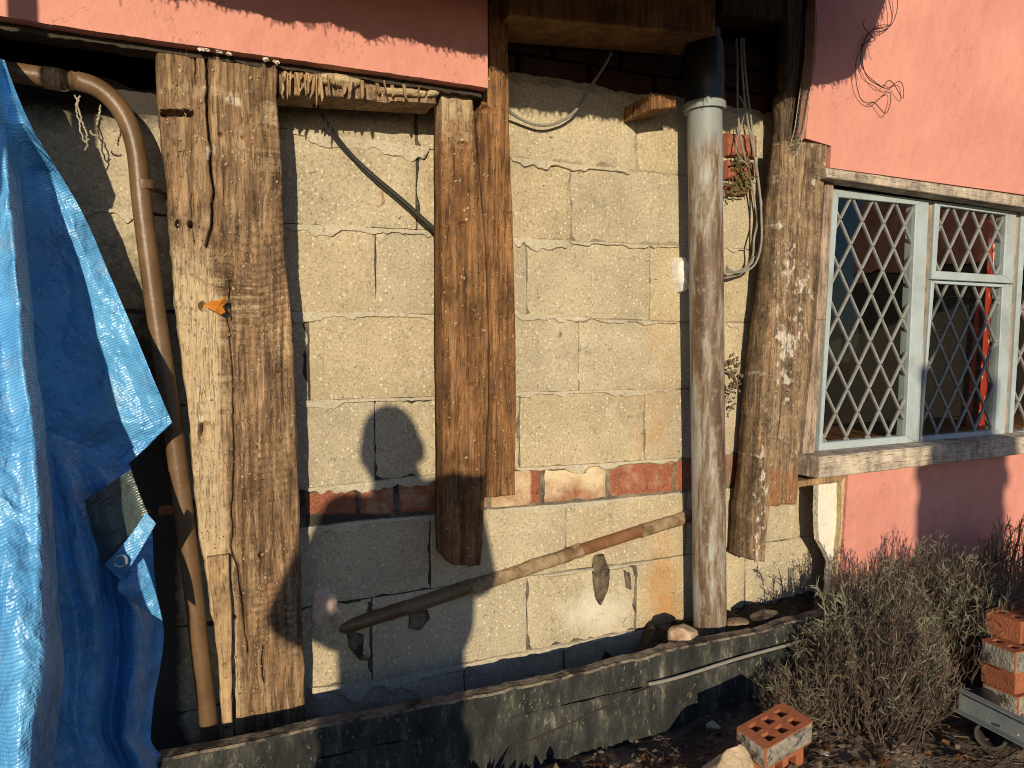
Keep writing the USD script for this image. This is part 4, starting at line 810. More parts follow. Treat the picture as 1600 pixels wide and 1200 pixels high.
for k, (o, i, wpx, hpx, node, _) in enumerate(cas):
    cf = bars('casement', casement(o, i), mat_frame, win, YC-.002*(k == 1), .04, label='small top light of the window' if k == 1 else None)
    poly = Polygon(px2(i)).buffer(.004)
    n0 = px2([node])[0]; n1 = px2([(node[0]+wpx, node[1]+wpx*.06)])[0]; n2 = px2([(node[0]-2.5, node[1]+hpx)])[0]
    a = n1-n0; b = n2-n0; a[1] = 0; b[0] = 0        # diamond pitch
    d1, d2 = (a+b)/2, (-a+b)/2
    lines = []
    c = np.array([poly.centroid.x, poly.centroid.y])
    for d, e in ((d1, d2), (d2, d1)):
        for q in range(-16, 17):
            p0 = n0+e*q; s = LineString([p0-d*30, p0+d*30]).intersection(poly)
            if s.is_empty or s.length < .01: continue
            lines.append((np.array(s.coords[0]), np.array(s.coords[-1])))
    for p, q in lines:
        P3 = np.array([[p[0], YC+.014, p[1]], [q[0], YC+.014, q[1]]]); dv = P3[1]-P3[0]; dv /= np.linalg.norm(dv); s = np.array([dv[2], 0, -dv[0]])*.0034; o_ = np.array([0, -.0035, 0])
        ring = [s, s*.6+o_, -s*.6+o_, -s, -s-o_*2, s-o_*2]
        obj('lead_came', prism([P3[0]+r_ for r_ in ring], [P3[1]+r_ for r_ in ring]), mat_lead, cf, smooth=False)
    # panes
    cells = []
    for qa in range(-14, 15):
        for qb in range(-14, 15):
            cc = n0+d1*qa+d2*qb
            cell = Polygon([cc, cc+d1, cc+d1+d2, cc+d2]).intersection(poly)
            if cell.is_empty or cell.area < 2e-5 or cell.geom_type != 'Polygon': continue
            cells.append(cell)
    for cell in cells:
        xy = np.array(cell.exterior.coords)[:-1]; cc = xy.mean(0); tx, tz = rng.normal(0, .006, 2)
        y = YC+.016+(xy[:, 0]-cc[0])*tx+(xy[:, 1]-cc[1])*tz
        v = np.stack([xy[:, 0], y, xy[:, 1]], 1); n = len(v)
        f = np.array([[0, j, j+1] for j in range(1, n-1)])
        t = trimesh.Trimesh(v, f, process=False)
        if t.face_normals[0][1] > 0: f = f[:, ::-1]
        obj('pane', (v, f), mat_glass, cf, smooth=False)
# sill of silvered oak
sl = P([1281, 1720, 1720, 1281], [713, 672, 697, 748], -.205)
obj('sill', join([bar([(1281, 714), (1720, 671), (1720, 695), (1281, 748)], -.205, .16, .004), bar([(1264, 713), (1279.5, 716), (1279.5, 748), (1262, 744)], -.16, .08, .003)]), mat_silver, win, smooth=False, label='thick weathered silver-grey oak sill')
bars('packer', [[(1247, 752), (1326, 742), (1326, 750), (1247, 762)]], mat_lath, win, -.135, .06, label='rough strip of timber under the sill')
# ------------------------------------------------------------------ the room behind
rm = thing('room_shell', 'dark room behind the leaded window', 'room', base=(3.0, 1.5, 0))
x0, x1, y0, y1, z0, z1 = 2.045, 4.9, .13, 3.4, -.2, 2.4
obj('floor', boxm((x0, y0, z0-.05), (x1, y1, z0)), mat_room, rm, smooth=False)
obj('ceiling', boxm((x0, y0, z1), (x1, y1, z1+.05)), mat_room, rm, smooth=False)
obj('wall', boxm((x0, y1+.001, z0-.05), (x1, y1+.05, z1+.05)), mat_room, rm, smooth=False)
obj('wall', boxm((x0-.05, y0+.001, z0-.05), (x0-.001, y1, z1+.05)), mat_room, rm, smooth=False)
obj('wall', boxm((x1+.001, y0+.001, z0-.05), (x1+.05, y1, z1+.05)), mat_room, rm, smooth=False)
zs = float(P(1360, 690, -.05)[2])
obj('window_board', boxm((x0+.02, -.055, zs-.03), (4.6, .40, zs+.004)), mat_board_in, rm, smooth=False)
cu = thing('curtain', 'red patterned curtain with cream lining gathered inside the middle casement', 'curtain', base=(3.0, .3, zs))
def drape(px, Y, folds, amp, mat, name):
    nu, nv = 60, 40; u, v = np.meshgrid(np.linspace(0, 1, nu), np.linspace(0, 1, nv))
    q = [np.array(a, float) for a in px]
    xy = (q[0]*(1-u)[..., None]+q[1]*u[..., None])*(1-v)[..., None]+(q[3]*(1-u)[..., None]+q[2]*u[..., None])*v[..., None]
    V = P(xy[..., 0], xy[..., 1], Y+amp*np.sin(u*folds*2*np.pi+v*2)*(.5+.5*v)); V = V.reshape(-1, 3)
    obj(name, (np.vstack([V, V+[0, .003, 0]]), np.vstack([gridfaces(nv, nu), gridfaces(nv, nu)[:, ::-1]+len(V)])), mat, cu, smooth=True)
drape([(1527, 330), (1553, 330), (1548, 672), (1500, 676)], .10, 2.3, .02, mat_curtain, 'curtain_cloth')
drape([(1549, 330), (1590, 332), (1578, 672), (1545, 672)], .13, 1.6, .02, mat_lining, 'lining')

# ------------------------------------------------------------------ pipes and cables
cp = thing('brown_pipe', 'bent brown plastic pipe running down beside the blue tarpaulin', 'pipe', base=tuple(P(330, 1165, -.09)*[1, 1, 0]))
pp = [(-60, 108), (40, 116), (95, 124), (140, 132), (172, 152), (197, 186), (212, 230), (219, 290), (228, 370), (241, 470), (260, 600), (277, 720), (291, 830), (305, 950), (318, 1060), (331, 1172)]
pts = P([a for a, b in pp], [b for a, b in pp], np.linspace(-.085, -.10, len(pp)))
obj('pipe', tube(pts, .0205, 20, 140), mat_brownpipe, cp)
j = P([80, 95], [122, 124.5], -.086); obj('coupling', tube(np.linspace(j[0]-[.012, 0, 0], j[1], 4), .0228, 20), mat_lath, cp, tint=None)
j = P([222, 224], [283, 297], -.088); obj('bracket', tube(np.array([j[0], j[1]]), .0245, 20), mat_brownpipe, cp)
obj('bracket_arm', tube(np.array([j.mean(0), j.mean(0)+[.045, .07, 0]]), .006, 8), mat_brownpipe, cp)
sp = thing('soil_pipe', 'grey stained soil pipe with black collar standing against the blockwork', 'pipe', base=tuple(P(1108, 990, -.12)*[1, 1, 0]))
YS = -.118
a, b = P(1101, 166, YS), P(1109.5, 993, YS)
rad = .5*np.linalg.norm(P(1131, 600, YS)-P(1077.5, 600, YS))*math.cos(math.radians(39.5))
L = np.linspace(0, 1, 80)[:, None]
v, f = tube(a+(b-a)*L, rad, 48)
obj('pipe', (v, f), mat_soil, sp)
d_ = (b-a)/np.linalg.norm(b-a)
def ringtube(s0, s1, r, mat, name, prof=None):
    n = 8; t = np.linspace(0, 1, n)[:, None]; rr = np.full(n, r) if prof is None else r*np.interp(t[:, 0], *prof)
    obj(name, tube((a+d_*s0)+(d_*(s1-s0))*t, rr, 48), mat, sp)
ringtube(-.185, -.003, rad*1.17, mat_blackpl, 'collar', ((0, .08, .15, .5, .55, .62, 1), (.92, .98, 1, 1, 1.05, 1, 1)))
ringtube(-.006, .016, rad*1.22, mat_soil, 'collar_lip')
ringtube(-.215, -.18, rad*.98, mat_blackpl, 'upper_pipe')
dg = thing('slanting_pipe', 'rusty brown pipe slanting across the blockwork, half sunk in mortar', 'pipe', base=tuple(P(780, 900, 0)))
q = np.array([(430, 1004, .09), (500, 988, .045), (545, 977, .012), (590, 963, -.001), (640, 948, -.006), (700, 928, -.008), (790, 900, -.008), (900, 862, -.008), (980, 836, -.008), (1060, 812, -.006), (1110, 796, -.006)])
def stretch(xa, xb, r0, amp, mat, seed, name, label):
    xs_ = np.linspace(xa, xb, 60); pts = P(xs_, np.interp(xs_, q[:, 0], q[:, 1]), np.interp(xs_, q[:, 0], q[:, 2])); v, f = tube(pts, r0, 22, 110)
    n_ = fbm(v*np.array([30, 60, 60]), 5, seed); c = np.repeat(pts[[0]], len(v), 0); n2 = fbm(v*14, 3, seed+1)
    v = v+np.stack([0*n_, -(n_-.5)*amp-(n2-.5)*amp, (n_-.5)*amp*1.3], 1); obj(name, (v, f), mat, dg, smooth=True, label=label)
stretch(430, 735, .0200, .003, mat_brownpipe, 3, 'pipe_length', 'dark smooth length of the slanting pipe')
stretch(715, 908, .0205, .011, mat_crust, 4, 'pipe_length', 'mortar-crusted middle length of the slanting pipe')
stretch(900, 1008, .0190, .002, mat_clay, 5, 'pipe_length', 'clean rust-brown length of the slanting pipe')
stretch(1000, 1090, .0205, .011, mat_crust, 6, 'pipe_length', 'mortar-crusted end of the slanting pipe')

def cable(name, pts, r, mat, label, Y=None, group=None, n=60, cat='cable'):
    pts = np.array([[p[0], p[1], p[2] if len(p) > 2 else Y] for p in pts], float)
    w = P(pts[:, 0], pts[:, 1], pts[:, 2])
    return obj(name, tube(w, r, 8, n), mat, label=label, cat=cat, group=group)
cable('black_cable', [(478, 145, -.09), (500, 176, -.07), (540, 232, -.03), (590, 280, -.022), (635, 318, -.028), (676, 355, -.045), (690, 366, -.05)], .0055, mat_cableblack, 'thick black cable hanging diagonally across the left bay')
cable('black_cable', [(480, 155, -.085), (505, 183, -.06), (545, 240, -.02), (592, 288, -.014), (637, 326, -.016), (674, 358, -.035), (690, 370, -.045)], .0035, mat_cableblack, 'thinner black cable just under the thick diagonal one')
cable('grey_cable', [(794, 172, -.05), (815, 187, -.03), (845, 196, -.028), (875, 190, -.03), (900, 172, -.035), (920, 140, -.035), (940, 110, -.03), (955, 82, -.03)], .0042, mat_cablewhite, 'grey cable looping up into the dark head of the right bay')
sw = thing('cable_bundle', 'loose bundle of grey cables hanging between the soil pipe and leaning post', 'cables', base=tuple(P(1180, 400, -.08)))
for k, c in enumerate(([(1150, 60), (1153, 170), (1160, 230), (1172, 275), (1180, 320), (1183, 350), (1178, 375), (1176, 400), (1165, 418), (1135, 416)], [(1158, 60), (1163, 150), (1172, 210), (1181, 255), (1188, 310), (1190, 350), (1188, 390), (1178, 415), (1150, 426), (1133, 425)],
                       [(1162, 60), (1170, 160), (1178, 230), (1184, 290), (1192, 330), (1190, 370), (1183, 400), (1160, 421), (1134, 421)], [(1155, 150), (1157, 200), (1152, 240), (1160, 250), (1172, 262)], [(1135, 431), (1155, 428), (1170, 415), (1178, 400)])):
    pts = np.array(c, float); w = P(pts[:, 0], pts[:, 1], -.06-.012*np.sin(np.arange(len(pts))*1.3+k)-.02*(k % 2)); obj('cable', tube(w, .0034 if k != 3 else .002, 8, 90), mat_cablewhite, sw)
tw = thing('loose_wires', 'tangle of thin dark wires dangling on the pink render top right', 'wires', base=tuple(P(1380, 100, YW)))
for k, c in enumerate(([(1383, -20), (1393, 20), (1391, 38), (1370, 44), (1352, 60), (1347, 85), (1352, 115), (1370, 132), (1385, 138), (1402, 128), (1410, 132), (1411, 153), (1403, 142), (1380, 138)],
                       [(1396, -20), (1402, 12), (1393, 38), (1375, 50), (1355, 64), (1345, 82), (1350, 110), (1362, 124), (1378, 136)],
                       [(1392, 40), (1365, 45), (1348, 70), (1337, 100), (1340, 140), (1352, 160), (1362, 161), (1378, 150), (1391, 146), (1390, 165), (1383, 177), (1372, 166), (1358, 161)], [(1352, 30), (1356, 50), (1367, 63), (1352, 66), (1346, 74)])):
    pts = np.array(c, float); w = P(pts[:, 0], pts[:, 1], YW-.012-.012*np.abs(np.sin(np.arange(len(pts))*.9+k))); obj('wire', tube(w, .0013, 6, 160), mat_wire, tw)
cable('grey_cable', [(1013, 1069, -.292), (1060, 1058, -.296), (1130, 1036, -.296), (1200, 1016, -.296), (1262, 999, -.294)], .0048, mat_cablewhite, 'grey cable clipped along the groove of the black plinth')
cable('thin_dark_line', [(1015, 1074, -.289), (960, 1098, -.289), (900, 1126, -.289), (840, 1152, -.289), (812, 1164, -.289)], .0022, mat_wire, 'thin dark strand standing for a shadow line slanting down the black plinth', n=30, cat='wire')  # dark strand laid on the plinth in place of a cast shadow line
lump([(1056, 410), (1066, 402), (1076, 410), (1077, 452), (1064, 456), (1057, 440)], -.02, .05, .02, mat_foam, None, 'foam_blob', 17, 'white blob of foam squeezed out behind the soil pipe', tint=False, cat='foam blob')
# bird-nest like debris snagged beside the pipe
def tangle(name, px, n, Y, ln, seed, mat, label, cat, r0=.0011):
    r = np.random.default_rng(seed); ms = []
    for _ in range(n):
        k = r.integers(0, len(px)-1); t = r.random(); c = np.array(px[k])*(1-t)+np.array(px[k+1])*t
        p = P(c[0]+r.normal(0, 4), c[1]+r.normal(0, 4), Y+r.normal(0, .012)); d = r.normal(0, 1, (4, 3))*ln; pts = p+np.cumsum(d*.4, 0); ms.append(tube(pts, r0*r.uniform(.6, 2.2), 4))
    return obj(name, join(ms), mat, smooth=False, label=label, cat=cat)
tangle('nest_debris', [(1140, 560), (1150, 590), (1142, 640)], 70, -.03, .010, 3, mat_lavdry, 'clump of dry nest debris snagged beside the grey pipe', 'debris', .002)
tangle('leaf_debris', [(1150, 250), (1165, 280), (1140, 300)], 110, -.04, .018, 6, mat_weed, 'pale dead fibres caught among the loose cables', 'debris', .0016)
cw = thing('cobweb', 'dusty cobweb strands dangling under the bend of the brown pipe', 'cobweb', base=tuple(P(130, 200, -.08)))
for k, c in enumerate(([(118, 148), (122, 165), (128, 190), (136, 215), (132, 235)], [(140, 205), (150, 212), (158, 210)], [(158, 165), (154, 180), (152, 195)], [(124, 150), (121, 180), (126, 200), (133, 222), (141, 218)])):
    w = P([a_ for a_, b_ in c], [b_ for a_, b_ in c], -.085); obj('strand', tube(w, .0016, 4, 30, jitter=.004), mat_web, cw, smooth=False)

# orange leaf stuck on the left post
lf = P([317, 330, 341, 352, 353, 347, 352, 344, 335, 326], [477, 470, 470, 464, 474, 479, 488, 492, 487, 482], -.165)
lf[:, 1] -= np.array([.0, .012, .006, .014, .004, .010, .016, .006, .012, .004]); cen = lf.mean(0)+[0, -.004, 0]
Vl = np.vstack([lf, cen]); k = np.arange(10); fl = np.stack([np.full(10, 10), (k+1) % 10, k], 1)
obj('autumn_leaf', (np.vstack([Vl, Vl+[0, .0012, 0]]), np.vstack([fl, fl[:, ::-1]+11])), mat_orangeleaf, smooth=False, label='bright orange dead leaf stuck in a hole of the broad post', cat='leaf')

# ------------------------------------------------------------------ blue tarpaulin
tp = thing('tarpaulin', 'crumpled blue tarpaulin hanging in folds at the left edge', 'tarpaulin', base=tuple(P(60, 1190, -.4)*[1, 1, 0]))
def sheet(left, right, Yf, ns, nt, name, mat, parent, crumple=.010, seed=0, label=None, spline=True):
    from scipy.interpolate import PchipInterpolator
    def samp(l):
        l = np.asarray(l, float); s = np.r_[0, np.cumsum(np.linalg.norm(np.diff(l, axis=0), axis=1))]; s /= s[-1]
        q = np.linspace(0, 1, nt); return np.stack([PchipInterpolator(s, l[:, 0])(q), PchipInterpolator(s, l[:, 1])(q)], 1)
    l, r_ = samp(left), samp(right); s = np.linspace(0, 1, ns); t = np.linspace(0, 1, nt)
    xy = l[:, None]+(r_-l)[:, None]*s[None, :, None]
    S, T = np.meshgrid(s, t)
    V = P(xy[..., 0], xy[..., 1], Yf(S, T, xy[..., 0], xy[..., 1]))
    x, z = V[..., 0], V[..., 2]
    c = (np.abs(fbm(np.stack([x*9+z*3, z*6, x*0+seed], -1), 4, seed)-.5)+np.abs(fbm(np.stack([x*22, z*22-x*9, x*0+seed], -1), 3, seed+1)-.5)*.5)
    rr_ = np.random.default_rng(seed+400); cr_ = 0
    wx, wz = x+.05*(fbm(np.stack([x*5, z*5, x*0+seed], -1), 2, seed+5)-.5), z+.05*(fbm(np.stack([x*5, z*5, x*0+seed+3], -1), 2, seed+6)-.5)
    for fq in (2.3, 3.1, 4.3, 5.7, 7.9, 11.0):
        a_ = rr_.uniform(0, np.pi); ph_ = rr_.random(); m_ = np.clip((fbm(np.stack([x*4, z*4, x*0+fq], -1), 2, seed+7)-.38)*5, 0, 1)
        cr_ = cr_+m_*np.abs(((wx*np.cos(a_)+wz*np.sin(a_))*fq+ph_) % 1.0-.5)/fq
    V[..., 1] -= (c-.15)*crumple*2.4+(cr_-.15)*crumple*11
    V = V.reshape(-1, 3); f = gridfaces(nt, ns)
    bd_ = np.r_[np.arange(ns), np.arange(1, nt)*ns+ns-1]
    n = len(V)
    ring = np.r_[np.arange(ns), np.arange(1, nt)*ns+ns-1, (nt-1)*ns+np.arange(ns-2, -1, -1), np.arange(nt-2, 0, -1)*ns]; k = np.arange(len(ring)); j_ = ring[(k+1) % len(ring)]
    f2 = np.vstack([np.stack([ring, ring+n, j_+n], 1), np.stack([ring, j_+n, j_], 1)])
    return obj(name, (np.vstack([V, V+[0, .0015, 0]]), np.vstack([f, f[:, ::-1]+n, f2])), mat, parent, smooth=True, label=label)
def lerp(T, xs_, ys_): return np.interp(T, xs_, ys_)
def YA(S, T, X, Yp):
    base = np.interp(Yp, [90, 300, 560, 700, 900, 1250], [-.26, -.33, -.46, -.54, -.60, -.68])
    e = np.clip((S-.90)/.10, 0, 1)
    w = .03*np.sin(S*9+T*4)+.02*np.sin(S*19-T*7)
    return base+.09*e**2.2+w*(1-e)
sheet([(-300, -300), (-280, 400), (-280, 900), (-280, 1750)], [(2, 92), (14, 140), (24, 190), (36, 300), (48, 420), (58, 560), (72, 680), (80, 760), (88, 880), (95, 960), (102, 1040), (90, 1140), (80, 1260), (60, 1750)], YA, 200, 640, 'front_fold', mat_tarp, tp, .010, 3)
def YB(S, T, X, Yp): return np.interp(Yp, [90, 190, 266, 430, 660], [-.34, -.30, -.20, -.16, -.175])-.02*np.sin(S*5+T*3)-.03*np.clip((S-.85)/.15, 0, 1)*np.sin(T*9)
sheet([(-40, 80), (-20, 180), (0, 300), (10, 420), (25, 560), (45, 680), (90, 770), (126, 790)], [(6, 92), (24, 142), (46, 192), (90, 266), (131, 336), (173, 432), (213, 526), (246, 606), (269, 660)], YB, 160, 360, 'upper_panel', mat_tarp, tp, .0075, 7)
hemv = lambda S, T, X, Yp: -.185-.004*np.sin(S*12)
sheet([(121, 778), (127, 793)], [(265, 650), (270, 661)], hemv, 60, 8, 'hem', mat_tarp, tp, .001, 8)
def YD(S, T, X, Yp):
    fold = lambda c, w: np.exp(-((S-c)/w)**2)
    return -.205-.10*np.clip(1-S*1.05, 0, 1)-np.clip(T*2.5, 0, 1)*(.055*fold(.30+.22*T, .11)+.05*fold(.72+.10*T, .10)+.03*fold(.05+.35*T, .06)-.02*fold(.52+.16*T, .05))-.03*T
sheet([(40, 660), (58, 760), (70, 880), (80, 1000), (66, 1100), (50, 1250)], [(204, 727), (213, 770), (228, 800), (238, 830), (240, 880), (246, 935), (256, 985), (250, 1040), (241, 1085), (236, 1145), (262, 1182), (300, 1250)], YD, 150, 320, 'lower_fold', mat_tarp, tp, .009, 11)
sheet([(132, 782), (146, 830), (160, 884)], [(205, 733), (226, 790), (238, 815)], lambda S, T, X, Yp: -.292-.012*np.sin(S*5), 40, 40, 'underside', mat_tarp_back, tp, .003, 12, label='grey-green underside of the tarpaulin turned outward')
sheet([(228, 800), (196, 846), (163, 882)], [(244, 818), (216, 866), (190, 908)], lambda S, T, X, Yp: -.315-.01*np.sin(T*4)-.006*S, 20, 60, 'hem', mat_tarp, tp, .001, 13)
sheet([(186, 905), (184, 924), (190, 930)], [(216, 852), (246, 935), (254, 968)], lambda S, T, X, Yp: -.30-.02*np.sin(T*3)+.02*S, 40, 40, 'corner_flap', mat_tarp, tp, .003, 14)
c = P(188, 877, -.336); n_ = 24; an = np.linspace(0, 2*np.pi, n_+1)
obj('eyelet', tube(np.stack([c[0]+.011*np.cos(an), np.full(n_+1, c[1]), c[2]+.011*np.sin(an)], 1), .0028, 8), simple('eyelet_metal', (0.45, 0.47, 0.5), 0.35, 0.5, metallic=0.7), tp)

# ------------------------------------------------------------------ black plinth
pl = thing('black_plinth', 'black painted plinth boards along the foot of the stripped wall', 'plinth', base=tuple(P(800, 1120, -.28)*[1, 1, 0]))
def plank(name, top, bottom, Y, thick, seed, nx=260, nz=18, rough=.003, back=True):
    T, B = wline(top, Y), wline(bottom, Y); xs_ = np.linspace(max(T[0, 0], B[0, 0]), min(T[-1, 0], B[-1, 0]), nx)
    zt = np.interp(xs_, T[:, 0], T[:, 1])+(fbm(np.stack([xs_*6, xs_*0, xs_*0], 1), 3, seed)-.5)*.004-.004*np.clip((fbm(np.stack([xs_*13, xs_*0+5, xs_*0], 1), 5, seed+9)-.60)*9, 0, 1)
    zb = np.interp(xs_, B[:, 0], B[:, 1])+(fbm(np.stack([xs_*16, xs_*0, xs_*0], 1), 4, seed+1)-.5)*.005
    v = np.linspace(0, 1, nz)[:, None]; x = np.broadcast_to(xs_, (nz, nx)); z = zt*(1-v)+zb*v
    y = Y+(fbm(np.stack([x*12, z*30, x*0], -1), 5, seed+2)-.5)*2*rough+.008*np.clip(1-v*nz/3, 0, 1)**2
    F = np.stack([x, np.broadcast_to(y, x.shape), z], -1)
    tb = [np.stack([xs_, np.full(nx, Y+thick*q)+0*xs_, zt+(fbm(np.stack([xs_*25, xs_*0+q*8, xs_*0], 1), 4, seed+5)-.5)*.003*q-.001], 1) for q in (1.0, .6, .25)]
    if nz == 18: obj('worn_edge', (np.vstack([*tb, F[0]-[0, .0004, -.0006], F[1]-[0, .0008, 0]]), gridfaces(5, nx)), mat_worn, pl, smooth=40, label='pale worn top edge of the black plinth')
    V = np.vstack([*[b_-[0, 0, .002] for b_ in tb], F.reshape(-1, 3)])
    bb = np.stack([xs_, np.full(nx, Y+thick), zb], 1); V = np.vstack([V, bb])
    obj(name, (V, gridfaces(3+nz+1, nx)), mat_bitumen, pl, smooth=40)
topl = [(60, 1226), (240, 1190), (370, 1166), (500, 1136), (600, 1119), (700, 1098), (800, 1077), (900, 1054), (1010, 1026), (1060, 1012), (1180, 990), (1240, 972), (1290, 960), (1400, 935), (1520, 905)]
mid = [(60, 1278), (433, 1198), (600, 1162), (800, 1120), (900, 1096), (1020, 1069), (1140, 1037), (1250, 1003), (1400, 964), (1520, 932)]
mid2 = [(a, b+3) for a, b in mid]
low = [(60, 1440), (433, 1320), (800, 1215), (900, 1185), (1000, 1155), (1080, 1130), (1200, 1092), (1400, 1036), (1520, 1000)]
plank('plinth_board', topl, mid, -.280, .045, 91)
plank('plinth_board', mid2, low, -.288, .05, 95, nz=30)
# dirt ledge behind the boards and mortar crumbs on it
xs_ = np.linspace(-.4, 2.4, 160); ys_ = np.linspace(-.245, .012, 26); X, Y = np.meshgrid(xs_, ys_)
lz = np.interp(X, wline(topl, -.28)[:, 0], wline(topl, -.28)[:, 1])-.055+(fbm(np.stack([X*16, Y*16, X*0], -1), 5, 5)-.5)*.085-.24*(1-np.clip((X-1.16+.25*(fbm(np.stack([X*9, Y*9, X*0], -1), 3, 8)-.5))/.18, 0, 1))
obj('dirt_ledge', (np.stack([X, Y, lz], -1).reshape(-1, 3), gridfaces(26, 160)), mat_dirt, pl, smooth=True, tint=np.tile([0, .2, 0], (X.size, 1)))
def rock(px, Y, size, seed, mat, name, label, cat, flat=.7, group=None, onground=False, z=None, loc=None):
    m = trimesh.creation.icosphere(3, 1.0); v = np.array(m.vertices); r = np.random.default_rng(seed)
    for _ in range(9):
        d = r.normal(0, 1, 3); d /= np.linalg.norm(d); h = r.uniform(.55, .85); s = v@d; v -= np.clip(s-h, 0, None)[:, None]*d
    v *= (1+.25*(fbm(v*2.2+seed, 4, seed)-.5))[:, None]
    v = v*np.array([size, size*.8, size*flat]); c = loc if loc is not None else P(px[0], px[1], Y)
    return obj(name, (v+c, m.faces), mat, smooth=35, label=label, cat=cat, group=group)
rock((1068, 992), -.20, .052, 3, mat_stone, 'rubble_stone', 'pale rubble lump wedged at the foot of the soil pipe', 'stone')
rock((1035, 1014), -.20, .022, 4, mat_stone, 'rubble_stone', 'smaller crumb of rubble left of the soil pipe foot', 'stone')
rock((1150, 975), -.16, .045, 5, mat_crust, 'rubble_stone', 'flat grey rubble on the ledge right of the soil pipe', 'stone', .4)
rock((1195, 962), -.17, .05, 6, mat_crustdark, 'rubble_stone', 'dark rubble on the ledge under the leaning post', 'stone', .5)
rock(None, 0, .075, 11, mat_stone, 'rubble_stone', 'sunlit broken stone at the bottom edge left of the holed bricks', 'stone', .85, loc=PG(1138, 1205, .05))

# ------------------------------------------------------------------ loose bricks
def brick_proto(name, label, cat, loc, R, Lx=.215, cols=4, group='loose perforated bricks'):
    t = thing(name, label, cat, base=(0, 0, 0), group=group)
    Ly, H = .1025*(1 if cols == 4 else .88), .065*(1 if cols == 4 else .92)
    prof = sbox(-Lx/2, -Ly/2, Lx/2, Ly/2).buffer(-.004).buffer(.004)
    for i in range(cols):
        for j in (-1, 1):
            prof = prof.difference(sbox(-.015, -.012, .015, .012).buffer(.003).buffer(0) if False else affinity.translate(sbox(-.013, -.0125, .013, .0125), (i-(cols-1)/2)*.049*(1 if cols == 4 else .95), j*.022*(1 if cols == 4 else .9)))
    m = trimesh.creation.extrude_polygon(prof, H); m.apply_translation([0, 0, -H/2])
    obj('clay_body', arr(m), mat_orange, t, smooth=False)
    def face(w, h, M4, seed):
        nx, nz = int(w/.006), int(h/.006); u, v = np.meshgrid(np.linspace(-w/2, w/2, nx), np.linspace(-h/2, h/2, nz)); d = .0015+.003*np.clip(fbm(np.stack([u*70, v*70, u*0], -1), 4, seed)-.3, 0, 1)
        d[0] = d[-1] = -.001; d[:, 0] = d[:, -1] = -.001
        V = np.stack([u, v, d], -1).reshape(-1, 3)@np.array(M4).T; return V, gridfaces(nz, nx)
    for k, (w, h, off, ax) in enumerate(((Lx, H, (0, -Ly/2, 0), ((1, 0, 0), (0, 0, -1), (0, 1, 0))), (Lx, H, (0, Ly/2, 0), ((-1, 0, 0), (0, 0, 1), (0, 1, 0))), (Ly, H, (Lx/2, 0, 0), ((0, 0, 1), (1, 0, 0), (0, 1, 0))), (Ly, H, (-Lx/2, 0, 0), ((0, 0, -1), (-1, 0, 0), (0, 1, 0))))):
        V, f = face(w-.004, h-.004, ax, 30+k); f = f if k % 1 == 0 else f
        V = V+np.array(off); tm = trimesh.Trimesh(V, f, process=False)
        if (tm.face_normals.mean(0)@np.array(off)) < 0: f = f[:, ::-1]
        if k in (0, 3): obj('sanded_face', (V, f), mat_sandface, t, smooth=40)
    return place(t, loc, R)
def place(p, loc, R):
    x = UsdGeom.Xform(p); x.ClearXformOpOrder()
    g = Gf.Matrix4d(1.0)
    for i in range(3): g.SetRow(i, Gf.Vec4d(*map(float, R[:, i]), 0.0))
    g.SetRow(3, Gf.Vec4d(*map(float, loc), 1.0)); x.MakeMatrixXform().Set(g); return p
def rot(z=0, y=0, x=0):
    T = trimesh.transformations.euler_matrix(math.radians(x), math.radians(y), math.radians(z), 'sxyz')[:3, :3]; return T
gz = float(ground_z(1.45, -.62))
c0 = PG(1210, 1140, .14)
br0 = brick_proto('holed_brick', 'tilted orange brick with square holes lying on another brick', 'brick', c0+[.03, .03, -.035], rot(6, -7, 7), Lx=.172, cols=3)
copy_of(br0, PG(1226, 1192, .035)+[.0, .05, 0], rot=rot(2, 0, 90), label='lower holed brick on edge under the tilted one', group='loose perforated bricks')
sb = PG(1588, 1122, .0)
br = brick_proto('holed_brick', 'lowest brick of the short stack at the right edge, grey end showing', 'brick', sb+[.107, .051, .030], rot(2))
for o_, R, lb in [((.110, .055, .097), rot(179), 'orange-ended second brick of the stack at the right edge'), ((.088, .040, .164), rot(-3), 'grey-ended third brick jutting from the stack at the right edge'),
                  ((.150, .080, .231), rot(184), 'topmost brick of the stack at the right edge')]: copy_of(br, sb+np.array(o_), rot=R, label=lb, group='loose perforated bricks')
# grey channel and clay pipe beside the stack
ch = thing('metal_channel', 'grey folded metal channel lying aslant by the brick stack', 'metal channel', base=tuple(PG(1560, 1150, .05)))
a_, b_ = PG(1500, 1108, .06), PG(1640, 1180, .06)
dv = b_-a_; ln = np.linalg.norm(dv[:2]); an_ = math.atan2(dv[1], dv[0])
prof = Polygon([(-.03, 0), (.03, 0), (.03, .03), (.0275, .03), (.0275, .003), (-.0275, .003), (-.0275, .03), (-.03, .03)])
m = trimesh.creation.extrude_polygon(prof, ln+.2); m.apply_transform(trimesh.transformations.rotation_matrix(math.pi/2, [0, 1, 0])); m.apply_transform(trimesh.transformations.rotation_matrix(math.radians(172), [1, 0, 0]))
m.apply_transform(trimesh.transformations.rotation_matrix(an_, [0, 0, 1])); m.apply_translation(a_+[0, 0, .03]); obj('channel', arr(m), mat_galv, ch, smooth=False)
q_ = P(1592, 1149, 0)
rv = PG(1590, 1148, .085); obj('rivet', arr(trimesh.creation.icosphere(1, .004).apply_translation(rv)), mat_cablewhite, ch)
tp_ = thing('clay_pipe', 'short clay pipe lying under the metal channel', 'pipe', base=tuple(PG(1550, 1160, .04)))
